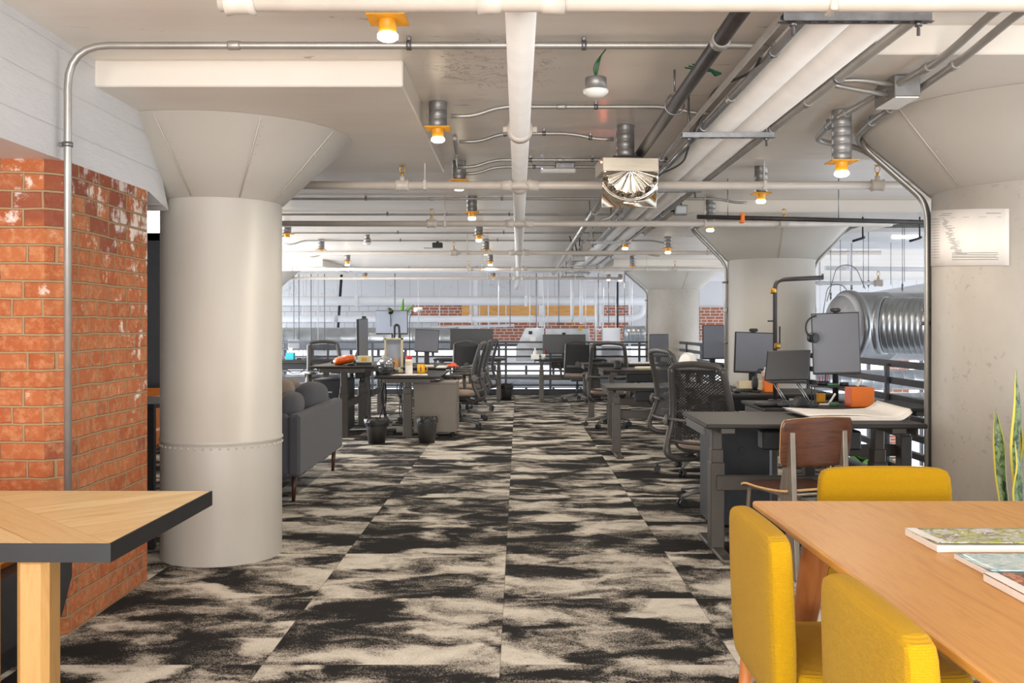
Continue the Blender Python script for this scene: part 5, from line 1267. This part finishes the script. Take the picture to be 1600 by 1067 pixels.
t = thing('mouse', 'small dark mouse on a mat beside the propped keyboard', 'mouse', (P(1152, 0, 7.78).x, 7.80, .7655)); MB().blob((0, 0, .018), (.06, .10, .034), 2.6, 20, 10).build('shell', BLACK, t); MB().blob((0, 0, .002), (.16, .16, .004), 6, 20, 4).build('mat', BLACKM, t)
gbox('cream_box', 'low cream box behind the propped keyboard', 'box', (P(1176, 0, 8.2).x-.02, 8.18, .7655), (.22, .10, .075), CREAM, 0, parts=(('lid', (-.111, .111, -.051, .051, .068, .0765), CREAM),))
t = thing('hard_hat', 'white ribbed hard hat on a desk behind the back-on chair', 'hard hat', (P(1075, 0, 12.9).x, 12.9, .8005), .4)
prof = [(.128, .0), (.13, .012)]+[(.118*math.cos(a*PI/20)**.8, .012+.135*math.sin(a*PI/20)) for a in range(1, 11)]
MB().lathe(prof, seg=32, sy=1.18).build('shell', WHITEP, t); MB().grid(lambda u, v: (.15*math.cos(PI*(.2+.6*u))*(.85+.25*v), -.12-.09*v*math.sin(PI*u), .008), 12, 2).build('brim', WHITEP, t, sol=.004)
mb = MB()
for x in (-.04, 0, .04): mb.tube([(x, .13*math.cos(a*PI/12), .012+.14*math.sin(a*PI/12)*(1-x*x*18)) for a in range(1, 12)], .006, 6)
mb.build('ridge', WHITEP, t)
# desk by the far chairs, railing side
keyboard('pale keyboard on the far railing side desk', 1.75, 13.6, .7805, .05, .38, WHITEP)
gbox('paper_stack', 'pile of papers on the far railing side desk beside the shiny monitor', 'papers', (1.45, 13.9, .7805), (.30, .22, .05), PAPER, .1, parts=(('cover_sheet', (-.14, .14, -.1, .1, .0505, .053), WHITEP),))
gbox('paper_stack', 'pale folded documents on the desk behind the lower railing side desk', 'papers', (1.52, 11.45, .8005), (.26, .2, .022), CREAM, .15, parts=(('cover_sheet', (-.12, .12, -.09, .09, .0225, .025), PAPER),))
def mug(label, x, y, z, m_, r=.04, h=.095, extra=None):
    t = thing('mug', label, 'mug', (x, y, z)); MB().lathe([(0, .002), (r*.92, 0), (r, .01), (r, h), (r*.9, h), (r*.88, .012), (0, .012)], seg=24).build('body', m_, t)
    MB().tube([(r*.95+.028*math.sin(a*PI/8), 0, h*.5+.032*math.cos(a*PI/8)) for a in range(9)], .006, 8).build('handle', m_, t)
    return t
mug('dark mug on the desk in front of the back-on chair, railing side', P(965, 0, 11.4).x, 11.4, .8005, BLACKM, .042, .1)
gbox('white_box', 'white tissue box at the corner of the far railing desk', 'box', (P(836, 0, 16.85).x, 16.86, .7305), (.14, .12, .085), WHITEP, 0, parts=(('opening', (-.04, .04, -.015, .015, .0855, .0865), PAPER),))
t = thing('bottle', 'clear water bottle behind the white tissue box', 'bottle', (P(836, 0, 17.05).x, 17.05, .7305)); MB().lathe([(0, 0), (.032, 0), (.033, .12), (.014, .16), (.014, .18), (0, .18)], seg=20).build('body', WHITEP, t); MB().cyl((0, 0, .175), (0, 0, .195), .016, seg=14).build('cap', BLUELED if False else WHITEP, t)
t = thing('pen_cup', 'white cup of red and green pens beside the tissue box', 'pen cup', (P(849, 0, 16.85).x, 16.86, .7305)); MB().lathe([(0, 0), (.035, 0), (.037, .09), (.033, .09), (.031, .005), (0, .005)], seg=20).build('cup', WHITEP, t)
for i, m_ in enumerate((REDP, GREENB, REDP, BLACK)): MB().cyl((-.015+.01*i, .005*(-1)**i, .008), (-.04+.028*i, .01*(-1)**i, .15+.01*(i % 2)), .006, seg=8).build('pen', m_, t)
t = thing('spray_bottle', 'teal bottle with a white cap behind the arched task chair', 'bottle', (P(920, 0, 17.0).x, 17.0, .7305)); MB().lathe([(0, 0), (.034, 0), (.036, .11), (.022, .13), (0, .13)], seg=20).build('body', TEAL, t); MB().lathe([(.022, .13), (.024, .16), (.012, .20), (0, .205)], seg=16).build('cap', WHITEP, t)
keyboard('dark keyboard on the far railing desk with the white box', .72, 16.85, .7305, 0, .36)

# ------------------------------------------------------------------ things on the sofa side desks
t = thing('orange_bag', 'glossy orange rounded case lying on the raised desk', 'case', (P(538, 0, 11.6).x, 11.6, .8405), .0)
MB().blob((0, 0, .055), (.26, .2, .11), 2.6, 32, 16, Matrix(((1, 0, 0, 0), (0, 1, 0, 0), (.18, 0, 1, .006), (0, 0, 0, 1)))).build('shell', ORANGEG, t); MB().blob((.128, 0, .075), (.022, .09, .06), 2.5, 20, 10).build('end_patch', CREAM, t); MB().blob((-.14, 0, .03), (.05, .06, .03), 2.5, 16, 8).build('nozzle', BLACK, t)
gbox('cream_radio', 'cream box on a dark stand beneath the edge-on monitor', 'box', (P(570, 0, 11.55).x, 11.55, .8405), (.155, .12, .11), CREAM, 0, parts=(('dark_base', (-.09, .09, -.065, .065, 0, .035), BLACKM), ('front_badge', (-.03, .03, -.0615, -.06, .05, .09), BRASS)))
t = thing('mouse', 'small dark mouse at the edge of the raised desk', 'mouse', (P(548, 0, 11.36).x, 11.37, .8405)); MB().blob((0, 0, .016), (.10, .06, .03), 2.6, 20, 10).build('shell', BLACK, t); MB().box((0, .0, .031), (.012, .02, .004), .001).build('wheel', STEEL, t)
t = thing('football_helmet', 'silver helmet with face guard between the two near desks', 'helmet', (P(602, 0, 11.75).x, 11.75, .7205+.0), .4)
M_ = Matrix.Translation((0, 0, .11)); mb = MB().blob((0, 0, 0), (.20, .24, .22), 2.2, 32, 18, M_); mb.build('shell', SILVER, t)
mb = MB()
for z in (.05, .085, .12): mb.tube(fillet([(-.085, -.06, z+.03), (-.07, -.15, z), (.07, -.15, z), (.085, -.06, z+.03)], .05), .005, 8)
for x in (-.03, .03): mb.tube([(x, -.148, .05), (x, -.14, .13)], .005, 8)
mb.build('face_guard', BLACKM, t); MB().blob((.09, -.02, .13), (.05, .06, .05), 2, 12, 8).build('badge', BLACKM, t)
t = thing('picture_stand', 'cream framed shadow box with a small model inside on the mug desk', 'frame', (P(615, 0, 12.35).x, 12.35, .7205), .0)
zf0, zf1 = 0.04, P(0, 528, 12.35).z-.7205
mb = MB(); hw = .115
for a, b, c_, d_ in ((-hw, hw, zf1-.022, zf1), (-hw, hw, zf0, zf0+.022), (-hw, -hw+.022, zf0, zf1), (hw-.022, hw, zf0, zf1)): mb.b2(a, b, -.02, .06, c_, d_, .002)
mb.build('frame', CREAM, t); MB().b2(-hw+.02, hw-.02, .045, .055, zf0+.02, zf1-.02).build('back_panel', SCREENL, t)
MB().prism([(-.05, zf0+.025), (.06, zf0+.025), (.06, zf0+.14), (-.05, zf0+.09)], -.03, .02, M=Matrix.Rotation(PI/2, 4, 'X')).build('model', PLY, t)
MB().b2(-hw, -hw+.05, -.03, .03, 0, zf0).b2(hw-.05, hw, -.03, .03, 0, zf0).build('foot', CREAM, t)
gbox('paper_stack', 'upright pale book beside the framed shadow box', 'book', (P(600, 0, 12.45).x, 12.48, .7205), (.03, .14, .22), CREAM, 0, parts=(('spine', (-.016, .016, -.072, -.07, .01, .21), PAPER),))
t = thing('white_bottle', 'white bottle with yellow label and red cap on the mug desk', 'bottle', (P(639, 0, 11.75).x, 11.75, .7205)); MB().lathe([(0, 0), (.043, 0), (.045, .02), (.045, .165), (.03, .19), (0, .19)], seg=24).build('body', WHITEP, t); MB().lathe([(.0455, .11), (.0455, .16)], seg=24).build('label_band', CREAM, t); MB().lathe([(.034, .185), (.036, .19), (.036, .225), (0, .228)], seg=20).build('cap', REDP, t)
mug('yellow mug with a dark mark on the mug desk', P(658, 0, 11.95).x, 11.95, .7205, YELP, .048, .115)
t = bpy.data.objects['mug.001'] if 'mug.001' in bpy.data.objects else None
if t: MB().b2(-.006, .006, -.0495, -.0475, .03, .08).build('mark', BLACK, t)
t = thing('paper_sheet', 'white papers spread on the mug desk', 'paper', (P(646, 0, 11.65).x, 11.62, .7205), .12)
MB().b2(-.17, .17, -.13, .16, 0, .006).build('sheet', PAPER, t); MB().b2(-.20, .10, -.24, -.02, .006, .009, M=Matrix.Rotation(-.3, 4, 'Z')).build('sheet', PAPER, t)
t = thing('red_rag', 'bright orange-red crumpled cloth on the desk behind the aisle chair', 'cloth', (P(707, 0, 13.25).x, 13.2, .7505))
mb = MB(); mb.grid(lambda u, v: ((u-.5)*.17, (v-.5)*.14, .012+.05*abs(math.sin(u*5.2+v*3))*(1-abs(2*v-1))*(1-abs(2*u-1)**3)), 20, 12); mb.build('cloth', mat('orange_red_cloth', rgb(255, 84, 30), .8, noise=.08, nscale=20), t, sol=.003)
keyboard('pale grey keyboard beside the orange-red cloth', -1.02, 13.0, .7505, PI/2, .40, WHITEP)
gbox('paper_stack', 'pile of pale papers at the aisle end of the second mug row desk', 'papers', (-1.25, 13.25, .7505), (.2, .3, .02), PAPER, .1, parts=(('cover_sheet', (-.09, .09, -.14, .14, .0205, .023), CREAM),))
t = thing('desk_lamp', 'thin desk lamp with a flat white head before the brick patch', 'lamp', (P(640, 0, 13.7).x, 13.7, .7505))
zt_ = P(0, 484, 13.7).z-.7505
MB().tube(fillet([(0, 0, 0), (0, 0, zt_-.12), (.02, 0, zt_-.06), (.13, 0, zt_)], .06), .006, 8).build('arm', BLACKM, t); MB().cyl((0, 0, 0), (0, 0, .015), .07, seg=20).build('base', BLACKM, t)
MB().tube([(.06, 0, zt_-.005), (.18, 0, zt_+.012)], .020, 10, flat=1.6).build('lamp_head', WHITEP, t)
t = thing('potted_plant', 'leafy green plant rising behind the large pale monitor', 'plant', (P(627, 0, 13.75).x-.03, 13.85, .7805-.0))
z0 = P(0, 487, 13.85).z-.7805
MB().lathe([(0, 0), (.07, 0), (.09, .16), (.08, .16), (.075, .14), (0, .14)], seg=24).build('pot', POTM, t); MB().cyl((0, 0, .13), (.02, 0, z0), .009, seg=8).build('stem', LEAF, t)
for (tx_, tz_, wd) in ((-.17, .09, .045), (.05, .22, .06), (.20, .13, .05), (-.06, .02, .06), (.10, .06, .05)):
    mb = MB(); leaf(mb, (.01, 0, z0-.12), (tx_, .0, z0-.02+tz_), wd, .06 if abs(tx_) > .06 else .0, side=(0, 1, 0)); mb.build('leaf', LEAF, t, sol=.002)
t = thing('tissue_box', 'teal tissue box with a tissue on the desk past the sofa', 'tissue box', (P(454, 0, 16.3).x, 16.3, .7405)); MB().box((0, 0, .06), (.13, .13, .12), .004).build('box', TEAL, t)
MB().grid(lambda u, v: ((u-.5)*.05*(1+.4*v), .01*math.sin(u*6), .12+.08*v), 6, 5).build('tissue', PAPER, t, sol=.002)
t = thing('cable_coil', 'tangle of black and grey cables on the desk past the sofa', 'cable', (P(478, 0, 16.3).x, 16.3, .7405))
MB().tube(fillet([(-.12, 0, .01), (-.06, .05, .03), (0, -.05, .02), (.06, .04, .05), (.12, -.03, .02), (.2, .03, .04), (.26, 0, .01)], .05), .008, 8).build('cable', BLACK, t); MB().box((-.12, 0, .018), (.06, .04, .036), .006).build('plug', BLACK, t)
for i, (x, y, lb) in enumerate(((-1.60, 11.5, 'tangle of black cables hanging between the two near desks'), (-1.60, 13.1, 'tangle of black cables hanging further between the desk rows'))):
    t = thing('cable_bundle', lb, 'cables', (x, y, 0))
    for q in range(5): MB().tube(fillet([(R.uniform(-.04, .04), .02*q, .70), (R.uniform(-.06, .06), .05*q, .45), (R.uniform(-.06, .06), .04*q, .2), (R.uniform(-.1, .1), .08*q, .01)], .1), .007, 6).build('cable', BLACK, t)
    MB().box((.05, .1, .04), (.16, .26, .06), .01).build('power_strip', BLACK, t)
t = thing('cable_bundle', 'white and black cables hanging under the drawings desk', 'cables', (1.87, 5.80, 0))
for q in range(4): MB().tube(fillet([(.03*q, .0, .60), (.03*q-.05, .02, .4), (.05*q+.06*(-1)**q, .03, .2), (.04*q, .05, .01)], .1), .005, 6).build('cable', WHITEP if q % 2 else BLACK, t)
gbox('cable_box', 'black power box hung under the drawings desk', 'box', (1.80, 5.82, .58), (.18, .10, .13), BLACK, 0, parts=(('outlet_strip', (-.07, .07, -.053, -.05, .05, .08), BLACKM),))
bpy.context.view_layer.update()
